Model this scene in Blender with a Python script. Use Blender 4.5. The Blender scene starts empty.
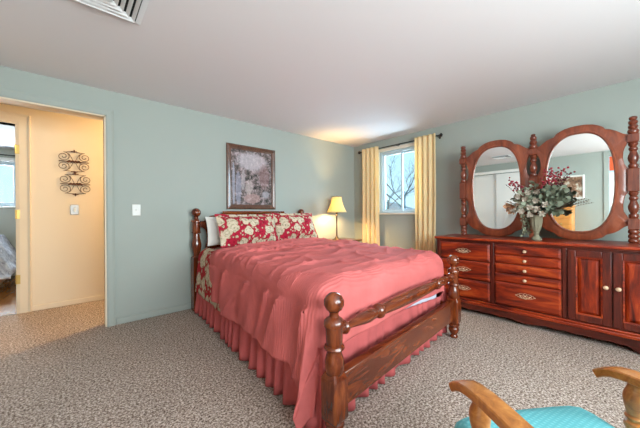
import bpy, bmesh, math, random
from math import sin, cos, pi, radians, sqrt, hypot, atan2
from mathutils import Vector, Matrix, noise

random.seed(7)
scene = bpy.context.scene
COL = scene.collection
H = 1.08                                   # eye height, metres

# ---------------------------------------------------------------- camera
cam_data = bpy.data.cameras.new('camera')
cam = bpy.data.objects.new('camera', cam_data)
COL.objects.link(cam)
cam_data.sensor_fit = 'HORIZONTAL'
cam_data.sensor_width = 36.0
cam_data.lens = 36.0 * 280.6 / 640.0
cam_data.clip_start = 0.02
cam_data.clip_end = 300
YAW, ROLL = radians(41.73), radians(-0.42)
_F = Vector((sin(YAW), cos(YAW), 0)); _r = Vector((cos(YAW), -sin(YAW), 0)); _u = Vector((0, 0, 1))
_R = _r * cos(ROLL) + _u * sin(ROLL); _U = _u * cos(ROLL) - _r * sin(ROLL)
cam.matrix_world = Matrix(((_R.x, _U.x, -_F.x, 0), (_R.y, _U.y, -_F.y, 0), (_R.z, _U.z, -_F.z, H), (0, 0, 0, 1)))
scene.camera = cam

# ---------------------------------------------------------------- world, big lights, exposure
world = bpy.data.worlds.new('sky'); scene.world = world
world.use_nodes = True
nt = world.node_tree; nt.nodes.clear()
wo = nt.nodes.new('ShaderNodeOutputWorld'); bg = nt.nodes.new('ShaderNodeBackground')
tc = nt.nodes.new('ShaderNodeTexCoord'); sx = nt.nodes.new('ShaderNodeSeparateXYZ'); rp = nt.nodes.new('ShaderNodeValToRGB')
nt.links.new(tc.outputs['Generated'], sx.inputs[0]); nt.links.new(sx.outputs['Z'], rp.inputs[0])
rp.color_ramp.elements[0].position = 0.0; rp.color_ramp.elements[0].color = (.62, .80, .90, 1)
rp.color_ramp.elements[1].position = 0.5; rp.color_ramp.elements[1].color = (.30, .66, .90, 1)
nt.links.new(rp.outputs[0], bg.inputs[0]); bg.inputs[1].default_value = 1.1
nt.links.new(bg.outputs[0], wo.inputs[0])

def light(name, kind, loc, energy, color, size=None, size_y=None, direction=None, radius=None, parent=None, spread=None):
    d = bpy.data.lights.new(name, kind); d.energy = energy; d.color = color
    if kind == 'AREA':
        d.shape = 'RECTANGLE'; d.size = size; d.size_y = size_y
        if spread: d.spread = spread
    if radius is not None: d.shadow_soft_size = radius
    o = bpy.data.objects.new(name, d); COL.objects.link(o)
    o.location = loc
    if direction is not None:
        o.rotation_euler = Vector(direction).to_track_quat('-Z', 'Y').to_euler()
    if parent is not None:
        o.parent = parent; o.location = Vector(loc) - parent.location
    return o

light('daylight_side_window', 'AREA', (4.45, 2.47, 1.75), 80, (.72, .88, 1.0), 1.0, 1.2, (-1, -.1, -.25))
light('daylight_front_window', 'AREA', (.95, -1.95, 1.5), 290, (1.0, .965, .925), 3.1, 1.5, (0.05, 1, 0.16))
light('daylight_far_window', 'AREA', (-1.1, 8.0, 1.75), 330, (.88, .95, 1.0), 1.2, 1.0, (0, -1, -.2))

scene.view_settings.view_transform = 'Standard'
scene.view_settings.look = 'None'
scene.view_settings.gamma = 1.0
scene.view_settings.use_curve_mapping = False
scene.view_settings.exposure = 0.52
scene.cycles.max_bounces = 10
scene.cycles.diffuse_bounces = 6
scene.cycles.transparent_max_bounces = 12
scene.cycles.caustics_reflective = False
scene.cycles.caustics_refractive = False
scene.cycles.sample_clamp_indirect = 4.0

# ---------------------------------------------------------------- materials
def mat(name, color=(.8, .8, .8), rough=.6, metal=0.0, spec=.5, bump=None, coat=0.0):
    m = bpy.data.materials.new(name); m.use_nodes = True
    b = m.node_tree.nodes['Principled BSDF']
    b.inputs['Base Color'].default_value = (*color, 1)
    b.inputs['Roughness'].default_value = rough
    b.inputs['Metallic'].default_value = metal
    b.inputs['Specular IOR Level'].default_value = spec
    b.inputs['Coat Weight'].default_value = coat
    b.inputs['Coat Roughness'].default_value = .12
    if bump:
        add_bump(m, *bump)
    return m

def N(m, t): return m.node_tree.nodes.new(t)
def Lk(m, a, b): m.node_tree.links.new(a, b)
def bsdf(m): return m.node_tree.nodes['Principled BSDF']

def coords(m, scale=(1, 1, 1), kind='Object'):
    tc = N(m, 'ShaderNodeTexCoord'); mp = N(m, 'ShaderNodeMapping')
    mp.inputs['Scale'].default_value = scale
    Lk(m, tc.outputs[kind], mp.inputs[0]); return mp.outputs[0]

def noise_node(m, vec, scale, detail=4, rough=.6, dist=0):
    n = N(m, 'ShaderNodeTexNoise'); n.inputs['Scale'].default_value = scale
    n.inputs['Detail'].default_value = detail; n.inputs['Roughness'].default_value = rough
    n.inputs['Distortion'].default_value = dist
    Lk(m, vec, n.inputs['Vector']); return n.outputs['Fac']

def ramp(m, fac, stops, interp='LINEAR'):
    r = N(m, 'ShaderNodeValToRGB'); cr = r.color_ramp; cr.interpolation = interp
    while len(cr.elements) < len(stops): cr.elements.new(.5)
    for e, (p, c) in zip(cr.elements, stops): e.position = p; e.color = (*c, 1)
    Lk(m, fac, r.inputs[0]); return r.outputs[0]

def add_bump(m, scale=200, strength=.2, dist=.002, detail=3, vecscale=(1, 1, 1)):
    v = coords(m, vecscale); n = noise_node(m, v, scale, detail)
    b = N(m, 'ShaderNodeBump'); b.inputs['Strength'].default_value = strength; b.inputs['Distance'].default_value = dist
    Lk(m, n, b.inputs['Height']); Lk(m, b.outputs[0], bsdf(m).inputs['Normal'])

def wood(name, stops, stretch=(1, 1, 1), scale=3.0, rough=.3, dist=1.2, coat=.3, spec=.5):
    m = mat(name, rough=rough, coat=coat, spec=spec)
    v = coords(m, stretch)
    n = noise_node(m, v, scale, 6, .62, dist)
    Lk(m, ramp(m, n, stops), bsdf(m).inputs['Base Color'])
    return m

CH_STOPS = [(.28, (.022, .004, .003)), (.43, (.12, .011, .004)), (.56, (.27, .026, .005)), (.74, (.50, .090, .014))]
M = {}
M['cherry_h'] = wood('cherry_wood_horizontal', CH_STOPS, (3, .9, 5), 2.2, .36, 1.2, .12, .35)
M['cherry_v'] = wood('cherry_wood_vertical', CH_STOPS, (5, 5, .8), 2.2, .36, 1.2, .12, .35)
M['cherry_stile'] = wood('cherry_wood_stile', [(.3, (.03, .005, .004)), (.55, (.095, .012, .006)), (.75, (.20, .030, .009))], (6, 6, .7), 2.6, .36, 1.2, .12, .35)
M['cherry_dark'] = wood('cherry_wood_dark', [(.3, (.018, .004, .003)), (.55, (.085, .012, .006)), (.75, (.17, .028, .010))], (3, .6, 5), 3, .34, 1.2, .12, .35)
M['mirror_wood'] = wood('mirror_frame_wood', [(.3, (.10, .020, .009)), (.55, (.22, .050, .020)), (.75, (.33, .090, .038))], (3, 3, .8), 4, .3)
M['post_wood'] = wood('mirror_post_wood', [(.3, (.065, .013, .007)), (.55, (.17, .037, .016)), (.75, (.27, .070, .030))], (6, 6, .9), 4, .28)
M['bed_wood'] = wood('bed_wood', [(.28, (.040, .006, .002)), (.5, (.115, .020, .0045)), (.74, (.27, .065, .013))], (6, 6, 1.0), 2.8, .22, 1.0, .25)
M['bed_wood_h'] = wood('bed_wood_horizontal', [(.28, (.040, .006, .002)), (.5, (.110, .019, .0045)), (.74, (.25, .058, .012))], (1.2, 6, 7), 2.8, .22, 1.0, .25)
M['oak'] = wood('golden_oak', [(.28, (.20, .060, .011)), (.5, (.38, .13, .024)), (.72, (.55, .235, .055))], (5, 5, 5), 4, .28)
M['honey'] = wood('honey_pine', [(.3, (.55, .20, .035)), (.6, (.72, .30, .06)), (.8, (.80, .38, .09))], (2, .6, 6), 3, .4)
M['night_wood'] = wood('nightstand_wood', [(.3, (.10, .035, .012)), (.7, (.30, .12, .035))], (1, 5, 8), 3, .3)
M['frame_wood'] = wood('picture_frame_wood', [(.3, (.05, .020, .012)), (.7, (.15, .065, .035))], (5, 5, 5), 6, .35)
M['wood_floor'] = wood('wood_floor', [(.3, (.36, .13, .035)), (.7, (.58, .25, .085))], (9, .8, 1), 2, .22)

M['wall'] = mat('sage_wall_paint', (.325, .357, .325), .75, bump=(140, .08, .002))
M['hall_paint'] = mat('cream_hall_paint', (.70, .58, .43), .75, bump=(140, .08, .002))
M['far_paint'] = mat('grey_green_paint', (.42, .43, .38), .8)
M['ceiling'] = mat('ceiling_paint', (.71, .685, .69), .9, bump=(90, .08, .003))
M['white'] = mat('white_paint', (.80, .79, .76), .45)
M['vent_white'] = mat('vent_enamel', (.72, .73, .73), .4)
M['cavity'] = mat('duct_shade_black', (.015, .015, .015), .9)
M['vinyl'] = mat('vinyl_backlit_shade', (.50, .60, .66), .4)  # white frames: dim bluish backlit tone put into the colour
M['sill'] = mat('cream_trim', (.72, .64, .54), .5)
M['iron'] = mat('dark_bronze_iron', (.035, .022, .016), .45, .6)
M['rust'] = mat('rusty_iron', (.085, .032, .015), .55, .4)
M['brass'] = mat('brass', (.60, .40, .13), .35, .9)
M['pewter'] = mat('pale_brass', (.66, .46, .30), .45, .4)
M['plate'] = mat('switch_plate_white', (.55, .55, .52), .35)
M['plate_metal'] = mat('pewter_plate', (.33, .32, .31), .4, .5)
M['rod'] = mat('black_rod', (.02, .018, .016), .4, .5)
M['mattress'] = mat('white_ticking', (.52, .53, .62), .9)
M['pillow'] = mat('white_cotton', (.76, .73, .69), .9, bump=(60, .2, .004))
M['lampmetal'] = mat('dark_bronze_candlestick', (.07, .040, .022), .35, .6)
M['chairfoot'] = M['oak']
M['grass'] = mat('winter_grass', (.22, .22, .12), 1)
M['hazed_bark'] = mat('hazed_bark', (.22, .23, .24), .95)  # greyed: outdoor haze and glare put into the bark colour
M['brick'] = mat('pale_pink_siding', (.62, .42, .40), .9)
M['roof'] = mat('grey_roof', (.45, .42, .43), .9)  # siding and roof colours paled to suggest the haze outdoors
M['red'] = mat('red_orange_paint', (.62, .09, .02), .6)

# mirror
m = mat('mirror_silver', (.90, .93, .91), .015, 1.0); M['mirror'] = m
# glass: weak gloss, blue tint stands in for the haze outside
m = bpy.data.materials.new('window_glass'); m.use_nodes = True
t = m.node_tree; t.nodes.clear()
o_ = t.nodes.new('ShaderNodeOutputMaterial'); mx = t.nodes.new('ShaderNodeMixShader')
tr = t.nodes.new('ShaderNodeBsdfTransparent'); gl = t.nodes.new('ShaderNodeBsdfGlossy')
tr.inputs[0].default_value = (.90, .97, 1, 1); gl.inputs['Roughness'].default_value = .02
mx.inputs[0].default_value = .06
t.links.new(tr.outputs[0], mx.inputs[1]); t.links.new(gl.outputs[0], mx.inputs[2]); t.links.new(mx.outputs[0], o_.inputs[0])
M['glass'] = m

def translucent(name, color, mixf=.5, bump_=None, tcol=None):
    m = bpy.data.materials.new(name); m.use_nodes = True
    t = m.node_tree; t.nodes.clear()
    o_ = t.nodes.new('ShaderNodeOutputMaterial'); mx = t.nodes.new('ShaderNodeMixShader')
    d = t.nodes.new('ShaderNodeBsdfDiffuse'); tl = t.nodes.new('ShaderNodeBsdfTranslucent')
    d.inputs[0].default_value = (*color, 1); tl.inputs[0].default_value = (*(tcol or color), 1)
    mx.inputs[0].default_value = mixf
    t.links.new(d.outputs[0], mx.inputs[1]); t.links.new(tl.outputs[0], mx.inputs[2]); t.links.new(mx.outputs[0], o_.inputs[0])
    return m
M['curtain'] = translucent('cream_curtain_cloth', (.88, .73, .44), .35, None, (.88, .64, .28))
M['shade'] = translucent('cream_lampshade_cloth', (.86, .78, .56), .70, None, (.95, .84, .52))

# carpet
m = mat('speckled_carpet', rough=1.0, spec=.05); M['carpet'] = m
v = coords(m)
n1 = noise_node(m, v, 82, 3, .85); n2 = noise_node(m, v, 2.2, 2)
c1 = ramp(m, n1, [(.34, (.06, .038, .028)), (.44, (.21, .152, .12)), (.53, (.44, .36, .31)), (.64, (.78, .68, .60))])
mxn = N(m, 'ShaderNodeMix'); mxn.data_type = 'RGBA'; mxn.blend_type = 'MULTIPLY'; mxn.inputs[0].default_value = 1
c2 = ramp(m, n2, [(.3, (.90, .90, .90)), (.7, (1, 1, 1))])
Lk(m, c1, mxn.inputs[6]); Lk(m, c2, mxn.inputs[7]); Lk(m, mxn.outputs[2], bsdf(m).inputs['Base Color'])
b = N(m, 'ShaderNodeBump'); b.inputs['Strength'].default_value = .7; b.inputs['Distance'].default_value = .008
Lk(m, n1, b.inputs['Height']); Lk(m, b.outputs[0], bsdf(m).inputs['Normal'])

# coral seersucker
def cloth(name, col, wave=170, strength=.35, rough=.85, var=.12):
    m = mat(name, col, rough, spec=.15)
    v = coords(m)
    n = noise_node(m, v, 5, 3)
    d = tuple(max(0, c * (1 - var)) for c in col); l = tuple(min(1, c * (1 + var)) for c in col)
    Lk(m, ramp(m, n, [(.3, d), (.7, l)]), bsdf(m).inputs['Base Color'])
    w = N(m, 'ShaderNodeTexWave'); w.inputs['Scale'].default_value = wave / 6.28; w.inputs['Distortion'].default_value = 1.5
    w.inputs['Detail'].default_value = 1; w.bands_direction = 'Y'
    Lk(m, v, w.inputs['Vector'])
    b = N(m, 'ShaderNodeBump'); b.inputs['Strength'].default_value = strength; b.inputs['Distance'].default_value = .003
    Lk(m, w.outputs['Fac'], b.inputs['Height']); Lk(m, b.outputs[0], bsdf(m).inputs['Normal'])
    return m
M['coral'] = cloth('coral_seersucker', (.50, .118, .112), 118, .75)
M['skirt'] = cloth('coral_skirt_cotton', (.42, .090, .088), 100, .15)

# floral print
def floral(name, red=(.40, .014, .04), scale=8.6):
    m = mat(name, rough=.85, spec=.15)
    v0 = coords(m)
    nz = N(m, 'ShaderNodeTexNoise'); nz.inputs['Scale'].default_value = 16; nz.inputs['Detail'].default_value = 2
    Lk(m, v0, nz.inputs['Vector'])
    sub = N(m, 'ShaderNodeVectorMath'); sub.operation = 'SUBTRACT'; sub.inputs[1].default_value = (.5, .5, .5)
    Lk(m, nz.outputs['Color'], sub.inputs[0])
    sc = N(m, 'ShaderNodeVectorMath'); sc.operation = 'SCALE'; sc.inputs['Scale'].default_value = .075
    Lk(m, sub.outputs[0], sc.inputs[0])
    ad = N(m, 'ShaderNodeVectorMath'); ad.operation = 'ADD'
    Lk(m, v0, ad.inputs[0]); Lk(m, sc.outputs[0], ad.inputs[1])
    vo = N(m, 'ShaderNodeTexVoronoi'); vo.inputs['Scale'].default_value = scale; vo.inputs['Randomness'].default_value = .8
    Lk(m, ad.outputs[0], vo.inputs['Vector'])
    vb = N(m, 'ShaderNodeTexVoronoi'); vb.inputs['Scale'].default_value = scale * 2.6
    Lk(m, ad.outputs[0], vb.inputs['Vector'])
    cream = (.64, .53, .40); pale = (.55, .45, .33); green = (.24, .24, .16)
    big = ramp(m, vo.outputs['Distance'], [(0, green), (.09, (.42, .36, .27)), (.16, cream), (.28, (.50, .44, .33)), (.36, cream), (.46, pale), (.50, (.30, .10, .07)), (.53, red), (1, red)])
    small = ramp(m, vb.outputs['Distance'], [(0, cream), (.26, pale), (.32, green), (.37, red), (1, red)])
    dn = ramp(m, noise_node(m, v0, 38, 4, .7), [(.36, (.45, .46, .38)), (.50, (.95, .95, .93)), (.7, (1, 1, 1))])
    sel = ramp(m, vo.outputs['Distance'], [(.51, (0, 0, 0)), (.54, (1, 1, 1))])
    mx = N(m, 'ShaderNodeMix'); mx.data_type = 'RGBA'
    Lk(m, sel, mx.inputs[0]); Lk(m, big, mx.inputs[6]); Lk(m, small, mx.inputs[7])
    m2 = N(m, 'ShaderNodeMix'); m2.data_type = 'RGBA'; m2.blend_type = 'MULTIPLY'; m2.inputs[0].default_value = 1
    Lk(m, mx.outputs[2], m2.inputs[6]); Lk(m, dn, m2.inputs[7])
    Lk(m, m2.outputs[2], bsdf(m).inputs['Base Color'])
    return m
M['floral'] = floral('red_floral_print')
M['floral2'] = floral('red_floral_bedspread_print', (.42, .02, .03), 7)

# teal diamond upholstery
m = mat('teal_upholstery', (.10, .47, .52), .9, spec=.1); M['teal'] = m
v = coords(m)
ck = []
for d, sg in (('X', 1), ('Y', -1)):
    mp = N(m, 'ShaderNodeMapping'); mp.inputs['Rotation'].default_value = (0, 0, radians(11)); Lk(m, v, mp.inputs[0])
    w = N(m, 'ShaderNodeTexWave'); w.inputs['Scale'].default_value = 22; w.bands_direction = d
    Lk(m, mp.outputs[0], w.inputs['Vector']); ck.append(w.outputs['Fac'])
ml = N(m, 'ShaderNodeMath'); ml.operation = 'MULTIPLY'; Lk(m, ck[0], ml.inputs[0]); Lk(m, ck[1], ml.inputs[1])
Lk(m, ramp(m, ml.outputs[0], [(0, (.115, .40, .44)), (1, (.18, .50, .53))]), bsdf(m).inputs['Base Color'])
b = N(m, 'ShaderNodeBump'); b.inputs['Strength'].default_value = .35; b.inputs['Distance'].default_value = .002
Lk(m, ml.outputs[0], b.inputs['Height']); Lk(m, b.outputs[0], bsdf(m).inputs['Normal'])

# far bed quilt
m = mat('lavender_grey_quilt', rough=.95, spec=.1); M['quilt'] = m
v = coords(m)
Lk(m, ramp(m, noise_node(m, v, 9, 5, .7, 1.5), [(.35, (.25, .24, .30)), (.5, (.55, .54, .60)), (.65, (.75, .74, .77))]), bsdf(m).inputs['Base Color'])

# garden picture
m = mat('garden_print', rough=.6, spec=.15); M['print'] = m
tc = N(m, 'ShaderNodeTexCoord'); sp = N(m, 'ShaderNodeSeparateXYZ'); Lk(m, tc.outputs['Generated'], sp.inputs[0])
v = tc.outputs['Generated']
mp = N(m, 'ShaderNodeMapping'); mp.inputs['Scale'].default_value = (1, 1, 1.25); Lk(m, v, mp.inputs[0])
leaf = ramp(m, noise_node(m, mp.outputs[0], 11, 6, .75, .6), [(.36, (.02, .018, .018)), (.46, (.09, .078, .07)), (.54, (.20, .15, .15)), (.66, (.44, .36, .37))])
def vmath(op, a, b=None, bv=None):
    n = N(m, 'ShaderNodeMath'); n.operation = op; n.use_clamp = False
    Lk(m, a, n.inputs[0])
    if b is not None: Lk(m, b, n.inputs[1])
    elif bv is not None: n.inputs[1].default_value = bv
    return n.outputs[0]
def blob(cx, cz, rx, rz, soft):
    dx = vmath('DIVIDE', vmath('SUBTRACT', sp.outputs['X'], bv=cx), bv=rx)
    dz = vmath('DIVIDE', vmath('SUBTRACT', sp.outputs['Z'], bv=cz), bv=rz)
    d = vmath('ADD', vmath('MULTIPLY', dx, dx), vmath('MULTIPLY', dz, dz))
    nn = noise_node(m, v, 14, 5, .75)
    d = vmath('ADD', d, vmath('MULTIPLY', vmath('SUBTRACT', nn, bv=.3), bv=2.6))
    d = vmath('MULTIPLY', d, bv=.4)
    return ramp(m, d, [(.45, (1, 1, 1)), (.45 + soft * .45, (0, 0, 0))])
cur = leaf
for (cx, cz, rx, rz, soft, colr) in ((.5, .80, .36, .16, .7, (.62, .56, .60)), (.80, .55, .14, .24, .5, (.25, .14, .14)),
                                      (.50, .12, .22, .10, .4, (.48, .30, .28)), (.42, .32, .10, .14, .4, (.50, .42, .40)),
                                      (.17, .30, .07, .34, .4, (.32, .33, .42)), (.06, .35, .035, .45, .3, (.40, .42, .52)),
                                      (.84, .20, .10, .07, .5, (.45, .43, .47)), (.28, .45, .05, .2, .4, (.45, .40, .42))):
    f = blob(cx, cz, rx, rz, soft)
    mx = N(m, 'ShaderNodeMix'); mx.data_type = 'RGBA'
    fm = N(m, 'ShaderNodeMath'); fm.operation = 'MULTIPLY'; fm.inputs[1].default_value = .5; Lk(m, f, fm.inputs[0])
    Lk(m, fm.outputs[0], mx.inputs[0]); Lk(m, cur, mx.inputs[6]); mx.inputs[7].default_value = (*colr, 1); cur = mx.outputs[2]
Lk(m, cur, bsdf(m).inputs['Base Color'])
m = mat('autumn_print', rough=.4); M['print2'] = m
v = coords(m)
Lk(m, ramp(m, noise_node(m, v, 7, 5, .7), [(.35, (.06, .035, .02)), (.5, (.25, .12, .06)), (.62, (.62, .60, .50))]), bsdf(m).inputs['Base Color'])

# arrangement
M['urn'] = mat('weathered_stone', (.19, .17, .11), .8, bump=(45, .6, .006))
M['leaf'] = mat('eucalyptus_leaf', (.125, .145, .095), .6)
M['leaf_dark'] = mat('dark_leaf', (.035, .065, .045), .6)
M['leaf_pale'] = mat('pale_sage_leaf', (.25, .28, .20), .65)
M['petal'] = mat('cream_petal', (.42, .36, .29), .7)
M['peach'] = mat('dried_peach_petal', (.42, .22, .12), .8)
M['berry'] = mat('red_berry', (.28, .012, .03), .35)
M['stem'] = mat('brown_stem', (.09, .05, .03), .8)
M['moss'] = mat('grey_moss', (.24, .26, .17), .9)

# ---------------------------------------------------------------- mesh helpers
class MB:
    def __init__(s): s.v = []; s.f = []; s.mi = []; s.cur = 0
    def add(s, vs, fs):
        o = len(s.v); s.v.extend(tuple(p) for p in vs)
        for f in fs: s.f.append(tuple(i + o for i in f)); s.mi.append(s.cur)
    def box(s, x0, x1, y0, y1, z0, z1, fn=None):
        P = [(x, y, z) for z in (z0, z1) for y in (y0, y1) for x in (x0, x1)]
        if fn: P = [fn(*p) for p in P]
        s.add(P, [(0, 2, 3, 1), (4, 5, 7, 6), (0, 1, 5, 4), (2, 6, 7, 3), (0, 4, 6, 2), (1, 3, 7, 5)]); return s
    def lathe(s, base, axis, prof, n=24, sq=None):
        # prof: list of (h, r) or (h, r, square?) along axis from base
        ax = Vector(axis).normalized(); a = ax.orthogonal().normalized()
        if abs(ax.z) > .9: a = Vector((1, 0, 0))
        b = ax.cross(a); base = Vector(base)
        vs = []; 
        for h, r in prof:
            for k in range(n):
                t = 2 * pi * k / n
                vs.append(base + ax * h + a * (r * cos(t)) + b * (r * sin(t)))
        fs = []
        for i in range(len(prof) - 1):
            for k in range(n):
                k2 = (k + 1) % n
                fs.append((i * n + k, i * n + k2, (i + 1) * n + k2, (i + 1) * n + k))
        fs.append(tuple(range(n - 1, -1, -1))); fs.append(tuple((len(prof) - 1) * n + k for k in range(n)))
        s.add(vs, fs); return s
    def tube(s, pts, r, n=8):
        pts = [Vector(p) for p in pts]; vs = []; fs = []
        rs = r if isinstance(r, (list, tuple)) else [r] * len(pts)
        prev = None
        for i, p in enumerate(pts):
            d = (pts[min(i + 1, len(pts) - 1)] - pts[max(i - 1, 0)]).normalized()
            if prev is None: a = d.orthogonal().normalized()
            else:
                a = prev - d * prev.dot(d)
                a = a.normalized() if a.length > 1e-6 else d.orthogonal().normalized()
            prev = a; b = d.cross(a)
            for k in range(n):
                t = 2 * pi * k / n; vs.append(p + a * (rs[i] * cos(t)) + b * (rs[i] * sin(t)))
        for i in range(len(pts) - 1):
            for k in range(n):
                k2 = (k + 1) % n; fs.append((i * n + k, i * n + k2, (i + 1) * n + k2, (i + 1) * n + k))
        fs.append(tuple(range(n - 1, -1, -1))); fs.append(tuple((len(pts) - 1) * n + k for k in range(n)))
        s.add(vs, fs); return s
    def ball(s, c, r, n=10, sc=(1, 1, 1)):
        c = Vector(c); vs = []; fs = []; m_ = max(4, n // 2)
        for i in range(1, m_):
            ph = pi * i / m_
            for k in range(n):
                t = 2 * pi * k / n
                vs.append(c + Vector((r * sc[0] * sin(ph) * cos(t), r * sc[1] * sin(ph) * sin(t), r * sc[2] * cos(ph))))
        top = len(vs); vs.append(c + Vector((0, 0, r * sc[2]))); vs.append(c - Vector((0, 0, r * sc[2])))
        for i in range(m_ - 2):
            for k in range(n):
                k2 = (k + 1) % n; fs.append((i * n + k, (i + 1) * n + k, (i + 1) * n + k2, i * n + k2))
        for k in range(n):
            k2 = (k + 1) % n; fs.append((top, k, k2)); fs.append((top + 1, (m_ - 2) * n + k2, (m_ - 2) * n + k))
        s.add(vs, fs); return s
    def prism(s, pts, fn, d0, d1):
        # 2D outline pts extruded from d0 to d1, fn(a,b,d)->xyz
        n = len(pts)
        vs = [fn(a, b, d0) for a, b in pts] + [fn(a, b, d1) for a, b in pts]
        fs = [tuple(range(n - 1, -1, -1)), tuple(range(n, 2 * n))]
        for i in range(n):
            j = (i + 1) % n; fs.append((i, j, n + j, n + i))
        s.add(vs, fs); return s
    def grid(s, nu, nv, fn):
        vs = [fn(i / nu, j / nv) for j in range(nv + 1) for i in range(nu + 1)]
        fs = [(j * (nu + 1) + i, j * (nu + 1) + i + 1, (j + 1) * (nu + 1) + i + 1, (j + 1) * (nu + 1) + i) for j in range(nv) for i in range(nu)]
        s.add(vs, fs); return s
    def loops(s, loops, closed_ends=False, wrap=False):
        n = len(loops[0]); vs = [p for l in loops for p in l]; fs = []
        L = len(loops)
        for i in range(L if wrap else L - 1):
            i2 = (i + 1) % L
            for k in range(n):
                k2 = (k + 1) % n; fs.append((i * n + k, i * n + k2, i2 * n + k2, i2 * n + k))
        if closed_ends:
            fs.append(tuple(range(n - 1, -1, -1))); fs.append(tuple((L - 1) * n + k for k in range(n)))
        s.add(vs, fs); return s
    def build(s, name, mats, parent=None, bevel=0, smooth=35, solid=0, subsurf=0, origin=None, segs=2):
        me = bpy.data.meshes.new(name)
        off = parent_origin(parent) if parent is not None else (Vector(origin) if origin else None)
        if off is None:
            xs = [p[0] for p in s.v]; ys = [p[1] for p in s.v]; zs = [p[2] for p in s.v]
            off = Vector(((min(xs) + max(xs)) / 2, (min(ys) + max(ys)) / 2, min(zs)))
        me.from_pydata([tuple(Vector(p) - off) for p in s.v], [], s.f)
        if not isinstance(mats, (list, tuple)): mats = [mats]
        for q in mats: me.materials.append(q)
        for p, i in zip(me.polygons, s.mi): p.material_index = min(i, len(mats) - 1)
        bm = bmesh.new(); bm.from_mesh(me); bmesh.ops.recalc_face_normals(bm, faces=bm.faces); bm.to_mesh(me); bm.free()
        if smooth:
            me.polygons.foreach_set('use_smooth', [True] * len(me.polygons))
            me.set_sharp_from_angle(angle=radians(smooth))
        o = bpy.data.objects.new(name, me); COL.objects.link(o)
        if parent is not None: o.parent = parent
        else: o.location = off
        if solid:
            q = o.modifiers.new('thickness', 'SOLIDIFY'); q.thickness = solid; q.offset = -1
        if bevel:
            q = o.modifiers.new('bevel', 'BEVEL'); q.width = bevel; q.segments = segs; q.limit_method = 'ANGLE'; q.angle_limit = .7
        if subsurf:
            q = o.modifiers.new('smooth', 'SUBSURF'); q.levels = subsurf; q.render_levels = subsurf
        return o

def parent_origin(p):
    v = Vector((0, 0, 0))
    while p is not None: v = v + p.location; p = p.parent
    return v

def tag(o, label=None, cat=None, group=None, kind=None):
    if label: o['label'] = label
    if cat: o['category'] = cat
    if group: o['group'] = group
    if kind: o['kind'] = kind
    return o
def thing(name, loc, label=None, cat=None, group=None, kind=None):
    o = bpy.data.objects.new(name, None); COL.objects.link(o); o.location = loc; o.empty_display_size = .1
    return tag(o, label, cat, group, kind)
def struct(o): o['kind'] = 'structure'; return o
def XYZ(x, y, z): return (x, y, z)

# ---------------------------------------------------------------- room shell
CEIL = 2.30; YB = 3.415; XR = 3.89; XL = -0.80; YF = -1.60; YH = 4.56; T = .11
def wall_y(name, y0, y1, x0, x1, z1, holes, m_):
    mb = MB(); xs = sorted({x0, x1, *[h[0] for h in holes], *[h[1] for h in holes]})
    for a, b in zip(xs, xs[1:]):
        hs = [h for h in holes if h[0] <= a and h[1] >= b]
        if not hs: mb.box(a, b, y0, y1, 0, z1)
        else:
            h = hs[0]
            if h[2] > 0: mb.box(a, b, y0, y1, 0, h[2])
            if h[3] < z1: mb.box(a, b, y0, y1, h[3], z1)
    return struct(mb.build(name, m_, smooth=0))
def wall_x(name, x0, x1, y0, y1, z1, holes, m_):
    mb = MB(); ys = sorted({y0, y1, *[h[0] for h in holes], *[h[1] for h in holes]})
    for a, b in zip(ys, ys[1:]):
        hs = [h for h in holes if h[0] <= a and h[1] >= b]
        if not hs: mb.box(x0, x1, a, b, 0, z1)
        else:
            h = hs[0]
            if h[2] > 0: mb.box(x0, x1, a, b, 0, h[2])
            if h[3] < z1: mb.box(x0, x1, a, b, h[3], z1)
    return struct(mb.build(name, m_, smooth=0))

DOOR = (-.55, .265, 0, 2.05)
WIN = (2.10, 2.84, 1.09, 2.10)
o = MB().box(XL - T, XR + T, YF - T, YH + .03, -.06, 0).build('floor', M['carpet'], smooth=0); struct(o)
o = MB().box(XL - T, XR + T, YF - T, YB + .05, CEIL, CEIL + .08).build('ceiling', M['ceiling'], smooth=0); struct(o)
wall_y('wall_back', YB, YB + T, XL, XR, CEIL, [DOOR], M['wall'])
wall_x('wall_right', XR, XR + .14, YF - T, YB + T, CEIL, [WIN], M['wall'])
wall_x('wall_left', XL - T, XL, YF - T, YB + T, CEIL, [(1.55, 3.05, 0, 2.06), (-.42, .34, 0, 2.20)], M['wall'])
FW = (-.45, 2.35, .80, 2.12)
wall_y('wall_front', YF - T, YF, XL, XR, CEIL, [FW], M['wall'])
# hallway and room across it
o = MB().box(-2.6, 2.4, YB + .05, YH + .12, CEIL, CEIL + .08).build('ceiling_hall', M['ceiling'], smooth=0); struct(o)
wall_y('wall_hall', YH, YH + T, -2.6, 2.4, CEIL, [(-1.22, -.445, 0, 2.10)], M['hall_paint'])
# hall side of the bedroom wall and the hall ends
wall_x('wall_hall_end', 2.4, 2.5, YB + T, YH + T, CEIL, [], M['hall_paint'])
wall_x('wall_hall_far_end', -2.7, -2.6, YB + T, YH + T, CEIL, [], M['hall_paint'])
o = MB().box(-2.6, XL - T, YB + .01, YB + T, 0, CEIL).build('wall_hall_near', M['hall_paint'], smooth=0); struct(o)
o = MB().box(-2.6, XL - T, YB + .05, YH + .03, -.06, 0).build('floor_hall', M['carpet'], smooth=0); struct(o)
FY = 7.5
o = MB().box(-3.4, .8, YH + .03, FY + T, -.05, 0.0).build('floor_far', M['wood_floor'], smooth=0); struct(o)
o = MB().box(-3.4, .8, YH + .12, FY + T, CEIL, CEIL + .08).build('ceiling_far', M['ceiling'], smooth=0); struct(o)
wall_y('wall_far', FY, FY + T, -3.4, .8, CEIL, [(-1.50, -.70, 1.26, 2.06)], M['far_paint'])
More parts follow.
